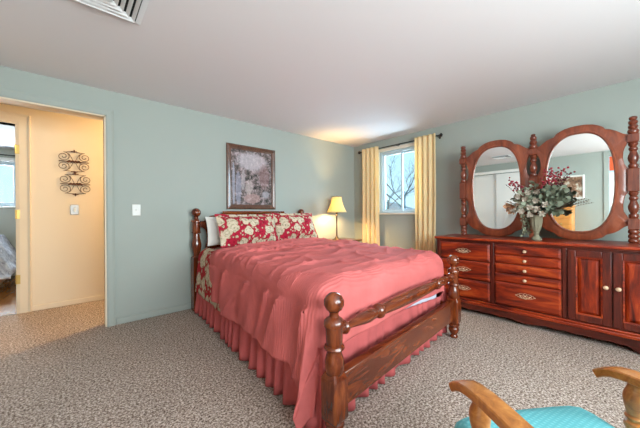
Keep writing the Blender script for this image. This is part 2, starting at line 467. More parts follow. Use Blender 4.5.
wall_x('wall_far_left', -3.5, -3.4, YH + T, FY + T, CEIL, [], M['far_paint'])
wall_x('wall_far_right', .8, .9, YH + T, FY + T, CEIL, [], M['far_paint'])

# baseboards
def board(name, x0, x1, y0, y1, h=.065, m_=None):
    return struct(MB().box(x0, x1, y0, y1, 0, h).build(name, m_ or M['wall'], bevel=.006))
board('baseboard_back', .335, XR, YB - .014, YB)
board('baseboard_right', XR - .014, XR, YF, YB - .014)
board('baseboard_left', XL, XL + .014, .41, 1.48)
board('baseboard_front', XL, XR, YF, YF + .014)
board('baseboard_hall', -.33, 2.4, YH - .014, YH, .06, M['hall_paint'])

# bedroom doorway casing, painted like the wall
mb = MB()
prof = [(0, 0), (0, .012), (.012, .018), (.045, .016), (.065, .022), (.068, 0)]
x1, zt = DOOR[1], DOOR[3]; x0 = DOOR[0]
def casing(mb, x0, x1, zt, y, dirn, prof, z0=0):
    path = [((x0, z0), (-1, 0)), ((x0, zt), (-1, 1)), ((x1, zt), (1, 1)), ((x1, z0), (1, 0))]
    rows = [[(px + nx * o_, y + dirn * d, pz + nz * o_) for o_, d in prof] for (px, pz), (nx, nz) in path]
    k = len(prof)
    for a, b in zip(rows, rows[1:]):
        vs = a + b; mb.add(vs, [(i, (i + 1) % k, k + (i + 1) % k, k + i) for i in range(k)])
    mb.add(rows[0], [tuple(range(k))]); mb.add(rows[-1], [tuple(range(k))])
casing(mb, x0, x1, zt, YB, -1, prof)
struct(mb.build('trim_1', M['wall'], smooth=0))
mb = MB()
mb.box(x1 - .012, x1, YB - .004, YB + T + .004, 0, zt).box(x0, x0 + .012, YB - .004, YB + T + .004, 0, zt).box(x0, x1, YB - .004, YB + T + .004, zt - .012, zt)
struct(mb.build('trim_2', M['hall_paint'], smooth=0))

# door frame of the room across the hall with brass hinges
d3 = thing('door_1', (-.83, YH, 0)); struct(d3)
mb = MB(); casing(mb, -1.22, -.445, 2.10, YH, -1, [(0, 0), (0, .016), (.03, .02), (.09, .016), (.112, .026), (.118, 0)])
mb.box(-.445, -.433, YH - .01, YH + T + .01, 0, 2.1).box(-1.232, -1.22, YH - .01, YH + T + .01, 0, 2.1).box(-1.22, -.445, YH - .01, YH + T + .01, 2.10, 2.112)
mb.build('door_frame', M['hall_paint'], d3, smooth=0)
for z in (1.82, 1.10, .38):
    MB().box(-.442, -.412, YH - .024, YH - .019, z - .05, z + .05).lathe((-.444, YH - .026, z - .05), (0, 0, 1), [(0, .006), (.1, .006)], 10).build('hinge', M['brass'], d3)

# window on the right wall
def window(name, plane, lo, hi, z0, z1, base, out, mull, sill_m, frame_m, casing_w=.03, inset=.05):
    w = thing(name, base); struct(w)
    def P(a, d, z): return (base[0] + out * d, a, z) if plane == 'x' else (a, base[1] + out * d, z)
    def bx(mb, a0, a1, d0, d1, zz0, zz1): mb.box(a0, a1, d0, d1, zz0, zz1, fn=P)
    mb = MB(); f = .035
    bx(mb, lo, lo + f, .02, .12, z0, z1); bx(mb, hi - f, hi, .02, .12, z0, z1)
    bx(mb, lo + f, hi - f, .02, .12, z0, z0 + f); bx(mb, lo + f, hi - f, .02, .12, z1 - f, z1)
    mb.build('window_frame', frame_m, w, bevel=.004)
    for k, (a0, a1, d0) in enumerate(((lo + f, mull + .02, .07), (mull - .02, hi - f, .045))):
        mb = MB(); g = .028
        bx(mb, a0, a0 + g, d0, d0 + .022, z0 + f, z1 - f); bx(mb, a1 - g, a1, d0, d0 + .022, z0 + f, z1 - f)
        bx(mb, a0 + g, a1 - g, d0, d0 + .022, z0 + f, z0 + f + g); bx(mb, a0 + g, a1 - g, d0, d0 + .022, z1 - f - g, z1 - f)
        sash = mb.build('window_sash', frame_m, w, bevel=.003)
        mb = MB(); bx(mb, a0 + g, a1 - g, d0 + .009, d0 + .013, z0 + f + g, z1 - f - g)
        mb.build('pane', M['glass'], sash, smooth=0)
    mb = MB(); bx(mb, lo - .03, hi + .03, -.035, .02, z0 - .028, z0)
    mb.build('window_sill', sill_m, w, bevel=.005)
    return w
w1 = window('window_1', 'x', WIN[0], WIN[1], WIN[2], WIN[3], (XR, 2.47, 1.09), 1, 2.462, M['sill'], M['vinyl'])
mb = MB().box(XR - .012, XR, WIN[0] - .05, WIN[0], WIN[2], WIN[3] + .05).box(XR - .012, XR, WIN[1], WIN[1] + .05, WIN[2], WIN[3] + .05).box(XR - .02, XR, WIN[0], WIN[1], WIN[3], WIN[3] + .05)
mb.build('window_casing', M['sill'], w1, bevel=.004)
window('window_2', 'y', FW[0], FW[1], FW[2], FW[3], (.95, YF, FW[2]), -1, .95, M['white'], M['vinyl'])
w3 = window('window_3', 'y', -1.50, -.70, 1.26, 2.06, (-1.10, FY, 1.26), 1, -1.1, M['white'], M['vinyl'])
MB().box(-1.58, -.62, FY - .02, FY, 2.06, 2.13).box(-1.58, -1.50, FY - .02, FY, 1.2, 2.06).box(-.70, -.62, FY - .02, FY, 1.2, 2.06).build('window_casing', M['white'], w3, bevel=.004)

# closet on the left wall (seen in the mirror)
c = thing('door_2', (XL, 2.3, 0)); struct(c)
for y0, y1, dx in ((1.55, 2.32, -.03), (2.28, 3.05, -.065)):
    MB().box(XL + dx - .03, XL + dx, y0, y1, .015, 2.05).build('door_panel', M['white'], c, bevel=.004)
mb = MB().box(XL, XL + .016, 1.48, 1.55, 0, 2.13).box(XL, XL + .016, 3.05, 3.12, 0, 2.13).box(XL, XL + .016, 1.55, 3.05, 2.06, 2.13)
mb.build('door_frame', M['white'], c, bevel=.004)
MB().box(XL - T - .02, XL - T, 1.5, 3.1, 0, 2.1).build('closet_back', M['white'], c, smooth=0)
# second doorway on the left wall
c = thing('door_3', (XL, -.04, 0)); struct(c)
MB().box(XL - .06, XL - .02, -.40, .33, .015, 1.86).build('door_panel', M['white'], c, bevel=.004)
MB().box(XL - .06, XL - .02, -.40, .33, 1.90, 2.18).build('transom_panel', M['red'], c, bevel=.004)
MB().box(XL, XL + .016, .34, .41, 0, 2.27).box(XL, XL + .016, -.49, -.42, 0, 2.27).box(XL, XL + .016, -.42, .34, 2.20, 2.27).build('door_frame', M['wall'], c, bevel=.004)
MB().lathe((XL - .02, .25, 1.16), (1, 0, 0), [(0, .028), (.006, .028), (.01, .012), (.035, .012), (.04, .024), (.055, .03), (.068, .022), (.072, .004)], 16).build('door_knob', M['brass'], c)

# ---------------------------------------------------------------- outside the window
struct(MB().box(4.5, 90, -60, 90, -.9, -.8).build('lawn', M['grass'], smooth=0))
def tree(base, h, seed, label):
    rnd = random.Random(seed); root = thing('bare_tree', base, label, 'tree')
    trunk = MB(); br = MB(); base = Vector(base)
    trunk.tube([base, base + Vector((.05, .05, h * .2)), base + Vector((.0, .1, h * .42))], [.13, .10, .08], 10)
    def grow(p, d, L, r, depth):
        q = p + d * L * .5 + Vector((rnd.uniform(-1, 1), rnd.uniform(-1, 1), rnd.uniform(-.3, .6))) * L * .08
        e = p + d * L
        br.tube([p, q, e], [r, r * .8, r * .6], 5 if depth < 2 else 4)
        if depth >= 5: return
        for k in range(rnd.choice((2, 3, 3))):
            nd = (d + Vector((rnd.uniform(-1, 1), rnd.uniform(-1, 1), rnd.uniform(-.35, .6))) * .75).normalized()
            grow(p + (e - p) * rnd.uniform(.5, 1), nd, L * rnd.uniform(.62, .82), r * .6, depth + 1)
    top = base + Vector((0, .1, h * .42))
    for k in range(5):
        a = 2 * pi * k / 5 + rnd.random()
        grow(top - Vector((0, 0, rnd.random() * h * .2)), Vector((cos(a) * .8, sin(a) * .8, .75)).normalized(), h * .26, .045, 0)
    trunk.build('trunk', M['hazed_bark'], root); br.build('branches', M['hazed_bark'], root)
tree((19, 11.6, -.8), 8.5, 3, 'bare tree nearest the window, dark branches behind the right pane')
tree((30, 20.6, -.8), 8.5, 11, 'bare tree far off behind the left pane of the window')
ho = thing('house', (46, 33, -.8), 'small pinkish house far off beyond the trees, low behind the left pane', 'house')
MB().box(42, 50, 29, 37, -.8, 1.9).build('wall', M['brick'], ho, smooth=0)
MB().prism([(28.6, 1.9), (37.4, 1.9), (33, 3.3)], lambda a, b, d: (d, a, b), 41.6, 50.4).build('roof', M['roof'], ho, smooth=0)
for y in (31, 34.6): MB().box(41.95, 42.0, y, y + 1.2, .4, 1.7).build('window', M['white'], ho, smooth=0)

# ---------------------------------------------------------------- ceiling vent
v_ = thing('ceiling_vent', (.155, 1.925, CEIL), 'square white metal ceiling vent with nested louvers above the doorway', 'vent')
cx, cy, hs = .165, 1.922, .178
MB().box(cx - hs + .01, cx + hs - .01, cy - hs + .01, cy + hs - .01, CEIL - .004, CEIL - .001).build('duct_shade_sheet', M['cavity'], v_, smooth=0)  # black sheet stands in for the shade inside the duct
def ring4(mb, r0, z0, r1, z1, th=.004):
    a = [(cx + sx_ * r0, cy + sy_ * r0, z0) for sx_, sy_ in ((-1, -1), (1, -1), (1, 1), (-1, 1))]
    b = [(cx + sx_ * r1, cy + sy_ * r1, z1) for sx_, sy_ in ((-1, -1), (1, -1), (1, 1), (-1, 1))]
    mb.loops([a, b, [(x, y, z + th) for x, y, z in b], [(x, y, z + th) for x, y, z in a]], wrap=True)
mb = MB(); ring4(mb, hs, CEIL - .006, hs - .03, CEIL - .012); mb.box(cx - hs, cx + hs, cy - hs, cy - hs + .004, CEIL - .006, CEIL).box(cx - hs, cx + hs, cy + hs - .004, cy + hs, CEIL - .006, CEIL)
mb.build('frame', M['vent_white'], v_, smooth=0)
for r0 in (.140, .108, .076, .046):
    mb = MB(); ring4(mb, r0, CEIL - .024, r0 - .017, CEIL - .010, .003); mb.build('louver', M['vent_white'], v_, smooth=0)
MB().box(cx - .02, cx + .02, cy - .02, cy + .02, CEIL - .026, CEIL - .02).build('center_plate', M['vent_white'], v_, smooth=0)

# ---------------------------------------------------------------- hall: lamp, switch, wall ornaments
hl = thing('ceiling_lamp', (1.25, 4.0, CEIL), 'frosted dome ceiling lamp lighting the hallway', 'lamp')
MB().lathe((1.25, 4.0, CEIL), (0, 0, -1), [(0, .15), (.015, .15), (.02, .14)], 28).build('canopy', M['brass'], hl)
MB().lathe((1.25, 4.0, CEIL - .02), (0, 0, -1), [(0, .13), (.03, .125), (.06, .095), (.08, .05), (.085, .005)], 28).build('lamp_shade', M['shade'], hl)
light('hall_bulb', 'POINT', (1.25, 4.0, CEIL - .22), 62, (1.0, .66, .32), radius=.07, parent=hl)

sw = thing('light_switch', (.512, YB, 1.134), 'white light switch on the sage green wall beside the doorway', 'light switch')
MB().box(.512 - .037, .512 + .037, YB - .006, YB, 1.134 - .058, 1.134 + .058).build('cover_plate', M['plate'], sw, bevel=.003)
MB().box(.512 - .006, .512 + .006, YB - .016, YB - .005, 1.128, 1.146).build('toggle', M['plate'], sw, bevel=.002)
sw = thing('light_switch', (.045, YH, 1.155), 'pewter colored light switch on the cream hall wall below the scroll ornaments', 'light switch')
MB().box(.045 - .04, .045 + .04, YH - .007, YH, 1.155 - .06, 1.155 + .06).build('cover_plate', M['plate_metal'], sw, bevel=.005)
MB().box(.045 - .012, .045 + .012, YH - .012, YH - .006, 1.13, 1.18).build('toggle', M['plate'], sw, bevel=.002)

def scroll_art(zc, xc, label):
    a = thing('wall_ornament', (xc, YH, zc), label, 'wall ornament', 'scroll wall ornaments in the hall')
    y = YH - .014
    for sx_ in (-1, 1):
        for sz_ in (-1, 1):
            mb = MB(); pts = []
            for k in range(46):          # outer spiral
                t = k / 45; ang = pi * .5 + t * 3.6 * pi * .98; r = .052 * (1 - t) ** .8 + .006
                pts.append((xc + sx_ * (.098 - .055 * 0 + r * cos(ang)), y, zc + sz_ * (.058 + r * .95 * sin(ang))))
            arc = [(xc + sx_ * (.01 + .088 * k / 8), y, zc + sz_ * (.118 - .012 * (k / 8) ** 2 - .0)) for k in range(8)]
            mb.tube(arc + pts, .0032, 6)
            mb.tube([(xc + sx_ * (.012 + .05 * k / 10), y, zc + sz_ * (.012 + .085 * sin(k / 10 * pi * .5))) for k in range(11)], .0028, 6)
            mb.build('scroll', M['rust'], a)
    mb = MB()
    mb.tube([(xc - .14, y, zc), (xc + .14, y, zc)], .005, 6)
    for k in range(-4, 5):
        mb.ball((xc + k * .014, y - .004, zc + (.006 if k % 2 else -.004)), .013, 8, (1.2, .5, .9))
    mb.build('center_bar', M['rust'], a)
    for sz_ in (-1, 1):
        mb = MB(); zz = zc + sz_ * .122
        mb.ball((xc, y - .003, zz), .012, 8, (1, .6, 1)); mb.ball((xc, y - .003, zz + sz_ * .014), .009, 8, (.8, .6, 1.4))
        for s in (-1, 1): mb.ball((xc + s * .018, y - .003, zz), .009, 8, (1.5, .6, .8))
        mb.tube([(xc, YH, zz), (xc, y, zz)], .003, 6)
        mb.build('finial', M['rust'], a)
scroll_art(1.738, .045, 'rust brown iron scroll ornament on the hall wall, the upper of two')
scroll_art(1.466, .055, 'rust brown iron scroll ornament on the hall wall, the lower one above the switch')

# ---------------------------------------------------------------- far bedroom bed and curtain rod
fb = thing('bed', (-1.55, 6.3, 0), 'bed with lavender grey quilt in the room across the hall', 'bed')
MB().box(-2.55, -.72, 5.75, 7.2, .12, .34).build('bed_base', M['night_wood'], fb, bevel=.02)
mb = MB()
def quilt(a, b):
    x = -2.6 + 2.0 * a; y = 5.55 + 1.7 * b
    ex = max(0, x - (-.85)); ey = max(0, 5.80 - y); s_ = hypot(ex, ey)
    dz = min(s_ * 2.2, .48)
    z = .76 - dz + .03 * noise.noise((x * 4, y * 4, 1)) - (.05 if s_ > 0 else 0) * 0
    return (x + .04 * noise.noise((x * 5, y * 5, z * 5)), y, z)
mb.grid(40, 40, quilt); mb.build('quilt', M['quilt'], fb, solid=.03)
for x, y in ((-2.5, 5.8), (-.8, 5.8), (-2.5, 7.15), (-.8, 7.15)): MB().lathe((x, y, 0), (0, 0, 1), [(0, .03), (.13, .035)], 12).build('leg', M['night_wood'], fb)
cr = thing('curtain_rod', (-1.1, FY - .06, 2.1), 'dark curtain rod above the window across the hall', 'curtain rod')
MB().tube([(-1.8, FY - .06, 2.17), (-.4, FY - .06, 2.17)], .012, 10).build('rod', M['rod'], cr)
for x in (-1.75, -.45): MB().tube([(x, FY, 2.17), (x, FY - .06, 2.17)], .008, 8).build('bracket', M['rod'], cr)

# ---------------------------------------------------------------- pictures
def picture(name, plane, c0, lo, hi, z0, z1, out, fw, fm, pm, label, lean=0.0):
    root = thing(name, (0, 0, 0), label, 'picture')
    root.location = (c0, (lo + hi) / 2, z0) if plane == 'x' else ((lo + hi) / 2, c0, z0)
    def P(a, z, d): return (c0 + out * d, a, z) if plane == 'x' else (a, c0 + out * d, z)
    prof = [(0, 0), (0, .018), (.008, .026), (.022, .028), (fw - .018, .018), (fw - .006, .016), (fw, .008), (fw, 0)]
    L = []
    for i, d in prof:
        L.append([P(lo + i, z0 + i, d + lean * (z0 + i - z0)), P(hi - i, z0 + i, d), P(hi - i, z1 - i, d + lean * (z1 - i - z0)), P(lo + i, z1 - i, d + lean * (z1 - i - z0))])
    MB().loops(L, wrap=True).build('frame', fm, root, smooth=0)
    mb = MB(); e = fw - .004
    mb.prism([(lo + e, z0 + e), (hi - e, z0 + e), (hi - e, z1 - e), (lo + e, z1 - e)], P, .002, .009)
    mb.build('print', pm, root, smooth=0)
picture('framed_picture', 'y', YB, 1.47, 2.185, 1.15, 1.985, -1, .062, M['frame_wood'], M['print'], 'garden path picture in a brown wooden frame above the headboard')
picture('framed_picture', 'x', XL, .69, 1.28, 1.36, 1.86, 1, .035, M['white'], M['print2'], 'autumn picture in a pale frame above the honey colored chest, seen in the mirror')

# ---------------------------------------------------------------- honey colored chest (mirror reflection)
ch = thing('chest_of_drawers', (-.57, 1.14, 0), 'tall honey colored chest of drawers against the wall opposite the mirror', 'chest of drawers')
MB().box(XL + .02, -.36, .84, 1.46, .06, 1.19).build('body', M['honey'], ch, bevel=.006)
MB().box(XL + .015, -.335, .82, 1.48, 1.19, 1.22).build('top', M['honey'], ch, bevel=.008)
MB().box(XL + .03, -.37, .86, 1.44, 0, .06).build('plinth', M['honey'], ch)
for k in range(5):
    z = .09 + k * .218
    dr = MB().box(-.36, -.34, .865, 1.435, z, z + .20).build('drawer', M['honey'], ch, bevel=.006)
    for y in (1.0, 1.3): MB().lathe((-.34, y, z + .10), (1, 0, 0), [(0, .008), (.012, .008), (.016, .018), (.026, .016), (.03, .004)], 12).build('knob', M['brass'], dr)

# ---------------------------------------------------------------- curtains
rod = thing('curtain_rod', (XR - .08, 2.50, 2.16), 'thin black curtain rod with ball ends above the bedroom window', 'curtain rod')
RX = XR - .075; RZ = 2.155
MB().tube([(RX, 1.80, RZ), (RX, 3.19, RZ)], .0085, 10).build('rod', M['rod'], rod)
for y, s in ((1.80, -1), (3.19, 1)):
    MB().lathe((RX, y, RZ), (0, s, 0), [(0, .011), (.01, .014), (.014, .011), (.022, .022), (.034, .027), (.046, .022), (.053, .01), (.058, .004)], 16).build('finial', M['rod'], rod)
for y in (1.815, 2.47, 3.175):
    MB().box(XR - .004, XR, y - .012, y + .012, RZ - .03, RZ + .03).tube([(XR, y, RZ - .012), (RX, y, RZ - .012)], .005, 8).build('bracket', M['rod'], rod)
def curtain(y0, y1, folds, seed, label):
    rnd = random.Random(seed); ph = rnd.random() * 6
    def f(a, b):
        z = .03 + (RZ + .035 - .03) * b
        k = 1 - b
        w = (y1 - y0) * (1 + .05 * sin(b * 5 + ph) * k)
        y = (y0 + y1) / 2 + (a - .5) * w + .012 * k * noise.noise((a * 4, b * 3, seed))
        amp = .013 + .010 * k
        x = RX - .026 + amp * sin(a * folds * 2 * pi + ph + 1.2 * k * noise.noise((a * 2, b * 1.5, seed + 3))) + .012 * k * noise.noise((a * 6, b * 4, seed + 9))
        
        return (min(x, XR - .02), y, z)
    mb = MB(); mb.grid(folds * 18, 60, f)
    o = mb.build('curtain', M['curtain'], smooth=60, solid=.002)
    tag(o, label, 'curtain', 'cream curtains at the bedroom window')
curtain(2.80, 3.15, 4, 1, 'gathered cream yellow curtain nearer the corner, left of the window')
curtain(1.83, 2.145, 4, 5, 'gathered cream yellow curtain right of the window, nearer the dresser')

# ---------------------------------------------------------------- nightstand and table lamp
NX0, NX1, NY0, NY1, NZ = 2.83, 3.55, 2.95, 3.37, .665
ns = thing('nightstand', ((NX0 + NX1) / 2, (NY0 + NY1) / 2, 0), 'brown wooden nightstand between the bed and the window wall', 'nightstand')
MB().box(NX0, NX1, NY0, NY1, NZ - .025, NZ).build('top', M['night_wood'], ns, bevel=.006)
MB().box(NX0 + .03, NX1 - .03, NY0 + .03, NY1 - .01, .14, NZ - .025).build('body', M['night_wood'], ns, bevel=.004)
for z0_, z1_ in ((.16, .37), (.385, .60)):
    d = MB().box(NX0 + .045, NX1 - .045, NY0 + .012, NY0 + .03, z0_, z1_).build('drawer', M['night_wood'], ns, bevel=.005)
    MB().lathe(((NX0 + NX1) / 2, NY0 + .012, (z0_ + z1_) / 2), (0, -1, 0), [(0, .008), (.012, .008), (.018, .016), (.026, .012), (.028, .003)], 12).build('knob', M['brass'], d)
for x in (NX0 + .05, NX1 - .05):
    for y in (NY0 + .05, NY1 - .03): MB().lathe((x, y, 0), (0, 0, 1), [(0, .018), (.14, .026)], 12).build('leg', M['night_wood'], ns)

LX, LY = 3.165, 3.15
lp = thing('table_lamp', (LX, LY, NZ), 'table lamp with cream bell shade and dark candlestick base, lit on the nightstand', 'lamp')
MB().lathe((LX, LY, NZ), (0, 0, 1), [(0, .075), (.008, .075), (.014, .066), (.022, .045), (.035, .028), (.045, .030), (.055, .018)], 24).build('base', M['lampmetal'], lp)
MB().lathe((LX, LY, NZ + .05), (0, 0, 1), [(0, .016), (.01, .02), (.02, .013), (.20, .010), (.33, .014), (.345, .022), (.355, .013), (.38, .015), (.395, .022), (.405, .012), (.46, .010)], 18).build('pole', M['lampmetal'], lp)
ZS0, ZS1 = 1.105, 1.352
nseg = 48; loopsL = []
for k in range(15):
    t = k / 14; z = ZS0 + (ZS1 - ZS0) * t
    r = .078 + .078 * (1 - t) ** 1.9
    loopsL.append([(LX + r * (1 + .03 * (1 - t) * abs(cos(4 * 2 * pi * j / nseg)) ) * cos(2 * pi * j / nseg), LY + r * (1 + .03 * (1 - t) * abs(cos(4 * 2 * pi * j / nseg))) * sin(2 * pi * j / nseg), z) for j in range(nseg)])
MB().loops(loopsL).build('lamp_shade', M['shade'], lp, smooth=60, solid=.002)
mb = MB()
for r, z in ((.078, ZS1), ):
    mb.tube([(LX + r * cos(2 * pi * j / 32), LY + r * sin(2 * pi * j / 32), z) for j in range(33)], .003, 6)
mb.tube([(LX - .078, LY, ZS1), (LX + .078, LY, ZS1)], .002, 6); mb.tube([(LX, LY, NZ + .5), (LX, LY, ZS1 + .01)], .002, 6)
mb.build('shade_ring', M['lampmetal'], lp)
MB().ball((LX, LY, 1.175), .032, 14, (1, 1, 1.25)).build('light_bulb', M['glass'], lp)
light('lamp_bulb', 'POINT', (LX, LY, 1.175), 52, (1.0, .60, .23), radius=.05, parent=lp)

# ---------------------------------------------------------------- the bed
FL, FR, HL, HR = Vector((.912, .930)), Vector((2.485, 1.05)), Vector((1.075, 3.325)), Vector((2.585, 3.325))
BW, BL = 1.55, 2.35
def BP(u, v, z):
    a, b = u / BW, v / BL
    p = FL * (1 - a) * (1 - b) + FR * a * (1 - b) + HL * (1 - a) * b + HR * a * b
    return (p.x, p.y, z)
bed = thing('bed', BP(BW / 2, BL / 2, 0), 'dark wooden four post bed with cannonball posts in the middle of the room', 'bed')
def sph(z0, r, n=7): return [(z0 + r - r * cos(pi * k / n), max(.004, r * sin(pi * k / n))) for k in range(n + 1)]
def post(u, v, foot):
    x, y, _ = BP(u, v, 0); mb = MB()
    if foot:
        mb.lathe((x, y, 0), (0, 0, 1), [(0, .020), (.004, .030), (.014, .033), (.022, .026), (.030, .024), (.048, .034), (.072, .043), (.088, .040), (.096, .033), (.102, .040), (.112, .046), (.122, .044), (.128, .036)], 28)
        h = .047
        ring = lambda hh, z, c: [(x + a * hh - (c if k in (0,) else 0) * 0, y + b * hh, z) for k, (a, b) in enumerate(((-1, -1), (1, -1), (1, 1), (-1, 1)))]
        d = Vector(BP(1, 0, 0)) - Vector(BP(0, 0, 0)); d.normalize(); e = Vector((-d.y, d.x, 0))
        def sq(hh, z, ch=.18):
            out = []
            for a, b in ((-1, -1 + ch), (-1 + ch, -1), (1 - ch, -1), (1, -1 + ch), (1, 1 - ch), (1 - ch, 1), (-1 + ch, 1), (-1, 1 - ch)):
                q = Vector((x, y, z)) + d * (a * hh) + e * (b * hh); out.append(tuple(q))
            return out
        mb.loops([sq(.036, .124), sq(.047, .142), sq(.048, .146), sq(.048, .322), sq(.047, .326), sq(.034, .350)], True)
        mb.lathe((x, y, .335), (0, 0, 1), [(0, .034), (.012, .040), (.030, .046), (.060, .046), (.085, .041), (.105, .035), (.116, .034), (.120, .044), (.128, .049), (.138, .045), (.142, .037), (.15, .039), (.215, .041), (.222, .041), (.226, .047), (.234, .050), (.252, .047), (.262, .038), (.270, .024), (.283, .021), (.292, .024)], 32)
        mb.lathe((x, y, .621), (0, 0, 1), sph(0, .0485), 28)
        zt_ = .717
    else:
        h = .046
        mb.box(x - h, x + h, y - h, y + h, 0, .60)
        mb.lathe((x, y, .59), (0, 0, 1), [(0, .046), (.012, .050), (.022, .044), (.028, .034), (.05, .036), (.09, .047), (.13, .053), (.165, .053), (.20, .046), (.24, .037), (.275, .034), (.285, .048), (.295, .050), (.302, .042), (.31, .043), (.40, .043), (.405, .050), (.42, .051), (.432, .045), (.442, .028), (.452, .022), (.468, .024)], 32)
        mb.lathe((x, y, 1.054), (0, 0, 1), sph(0, .052), 28)
    return mb.build('post', M['bed_wood'], bed)
post(0, 0, True); post(BW, 0, True); post(0, BL, False); post(BW, BL, False)
# turned blanket rail
P0, P1 = Vector(BP(0, 0, .535)), Vector(BP(BW, 0, .535)); Lr = (P1 - P0).length
half = [(.03, .020), (.055, .022), (.060, .030), (.072, .034), (.084, .030), (.089, .021), (.12, .019), (.16, .023), (.22, .031), (.27, .035), (.32, .030), (.352, .024), (.358, .033), (.370, .040), (.385, .042), (.398, .038), (.405, .030), (.46, .034), (.58, .039), (.70, .041), (Lr / 2, .042)]
prof = half + [(Lr - h, r) for h, r in reversed(half[:-1])]
MB().lathe(P0, P1 - P0, prof, 24).build('blanket_rail', M['bed_wood_h'], bed)
mb = MB(); mb.box(.03, BW - .03, -.016, .016, .165, .315, fn=BP); mb.box(.03, BW - .03, -.024, .024, .315, .335, fn=BP)
mb.build('foot_rail', M['bed_wood_h'], bed, bevel=.005)
for u in (.055, BW - .055):
    mb = MB(); mb.box(u - .014, u + .014, .04, BL - .04, .17, .31, fn=BP); mb.build('side_rail', M['bed_wood'], bed, bevel=.004)
# headboard panel: broken scroll outline with raised centre
W2 = BW / 2
hp = [(W2, 1.125), (.32, 1.125), (.31, 1.10), (.285, 1.085), (.255, 1.075), (.21, 1.075), (.17, 1.07), (.14, 1.055), (.125, 1.06), (.11, 1.03), (.085, 1.01), (.03, 1.005), (.03, .94), (.07, .935), (.10, .91), (.115, .86), (.12, .78), (.10, .70), (.07, .655), (.03, .64), (.03, .38), (W2, .38)]
out = hp + [(BW - a, b) for a, b in reversed(hp)][1:-1]
MB().prism(out, lambda a, b, d: BP(a, BL + d, b), -.014, .014).build('headboard_panel', M['bed_wood_h'], bed, bevel=.005)
mb = MB(); mb.box(.33, BW - .33, BL - .024, BL + .018, 1.095, 1.125, fn=BP); mb.build('headboard_cap', M['bed_wood_h'], bed, bevel=.008)

# box spring + mattress
bs = MB(); bs.box(.085, BW - .085, .115, BL - .07, .20, .43, fn=BP)
tag(bs.build('box_spring', M['mattress'], bevel=.03, segs=3), 'box spring under the mattress, covered by the coral bed skirt', 'box spring')
mt = MB(); mt.box(.085, BW - .085, .105, BL - .06, .432, .668, fn=BP)
tag(mt.build('mattress', M['mattress'], bevel=.045, segs=4), 'white mattress showing as a pale strip beside the footboard', 'mattress')

def drape(x, y, top, x0, x1, y0, r, flare, ymin=None, ry=None, fold=.0, seed=0, lift=0.0, flare_y=0):
    """flat cloth point (x,y) -> bed coords (u,v,z), hanging over left/right/foot edges"""
    ex = x0 - x if x < x0 else (x - x1 if x > x1 else 0); sxn = -1 if x < x0 else 1
    ey = y0 - y if y < y0 else 0
    s = hypot(ex, ey)
    ux = min(max(x, x0), x1); vy = max(y, y0)
    nz = noise.noise((x * 3.1, y * 3.1, seed)); nz2 = noise.noise((x * 8, y * 8, seed + 5)); nz3 = noise.noise((x * 1.4 + 3, y * 1.4, seed + 8))
    if s <= 0:
        dd = min(x - x0, x1 - x, y - y0)
        return (ux, vy, top + lift + .014 * nz3 + .010 * nz + .004 * nz2 - .010 * max(0, 1 - dd / .16) ** 2)
    dx, dy = ex / s, ey / s
    q = pi * r / 2
    if s < q: o_, dn = r * sin(s / r), r * (1 - cos(s / r))
    else: o_, dn = r + (s - q) * flare, r + (s - q)
    k = min(1, max(0, s - q * .5) / .25)
    along = y if dx > dy else x
    w = fold * k * (sin(along * 17 + 2.5 * noise.noise((along * 2, 0, seed))) * .6 + .8 * noise.noise((along * 7, s * 2, seed + 2)))
    oy = o_ if ry is None else min(o_, ry)
    return (ux + sxn * dx * (o_ + w + lift), vy - dy * (oy + lift * .5 + w * .3), top - dn + .010 * nz * (1 - k) + .02 * k * nz3 + .006 * nz2)

TOP = .735
# floral bedspread under the comforter
def spread(a, b):
    x = -.44 + (BW + .88) * a; y = 1.35 + .97 * b
    over = .40 - .02
    x = max(min(x, BW + .44), -.44)
    if y > BL - .10: y = BL - .10
    u, v, z = drape(x, y, TOP - .026, .105, BW - .105, -9, .11, .10, fold=.008, seed=2)
    return BP(u, v, max(z, .02))
mb = MB(); mb.grid(110, 46, spread)
tag(mb.build('floral_bedspread', M['floral2'], smooth=60, solid=.006), 'red and cream floral bedspread showing at the pillow end under the coral comforter', 'bedspread')

# coral comforter
def comf(a, b):
    xl, xr = -.435, BW + .435
    x = xl + (xr - xl) * a
    side = max(0.0, abs(x - BW / 2) - (BW / 2 - .08)) / .50
    yh = 1.84 - .02 * sin(x * 9) - .26 * side ** 1.2 + (.03 * noise.noise((x * 3, 0, 4)))
    ovf = .385 + .012 * min(1, max(0, (x - .75) / .6)) + .008 * sin(x * 5)
    if x < .06: ovf = .36
    y = (.19 - ovf) + (yh - (.19 - ovf)) * b
    if x < 0:
        x = x - (.25 * max(0, 1 - abs(y - .02) / .30) ** 1.1 + .025 * noise.noise((y * 3, 1, 1))) * (-x / .435) 
        x = x * (1 - .22 * min(1, max(0, (y - 1.25) / .6)))
    u, v, z = drape(x, y, TOP, .10, BW - .10, .19, .12, .10, ry=.12, fold=.030, seed=2, lift=.008)
    # soft diagonal wrinkles on the top
    if z > .60:
        k_ = min(1, (z - .60) / .08)
        r1 = 1 - abs(noise.noise((x * 1.3 + y * .9, y * 6.0 - x * .8, 31))) * 2.2
        r2 = 1 - abs(noise.noise((x * 3.2 - y * 1.2, y * 3.0 + x * 1.6, 47))) * 2.4
        z += k_ * (.026 * max(0, r1) ** 5 * (.35 + .65 * min(1, max(0, (y - .7) / .6))) + .014 * max(0, r2) ** 5)
        z += k_ * .004 * (u / BW) * min(1, y / 1.2)
    elif u < .1:
        r3 = max(0, 1 - abs(noise.noise((y * 4.2 + z * 2.2, z * 1.2, 63))) * 2.3) ** 3
        u -= .030 * r3
    p = BP(u, v, max(z, .03)); return p
mb = MB(); mb.grid(210, 190, comf)
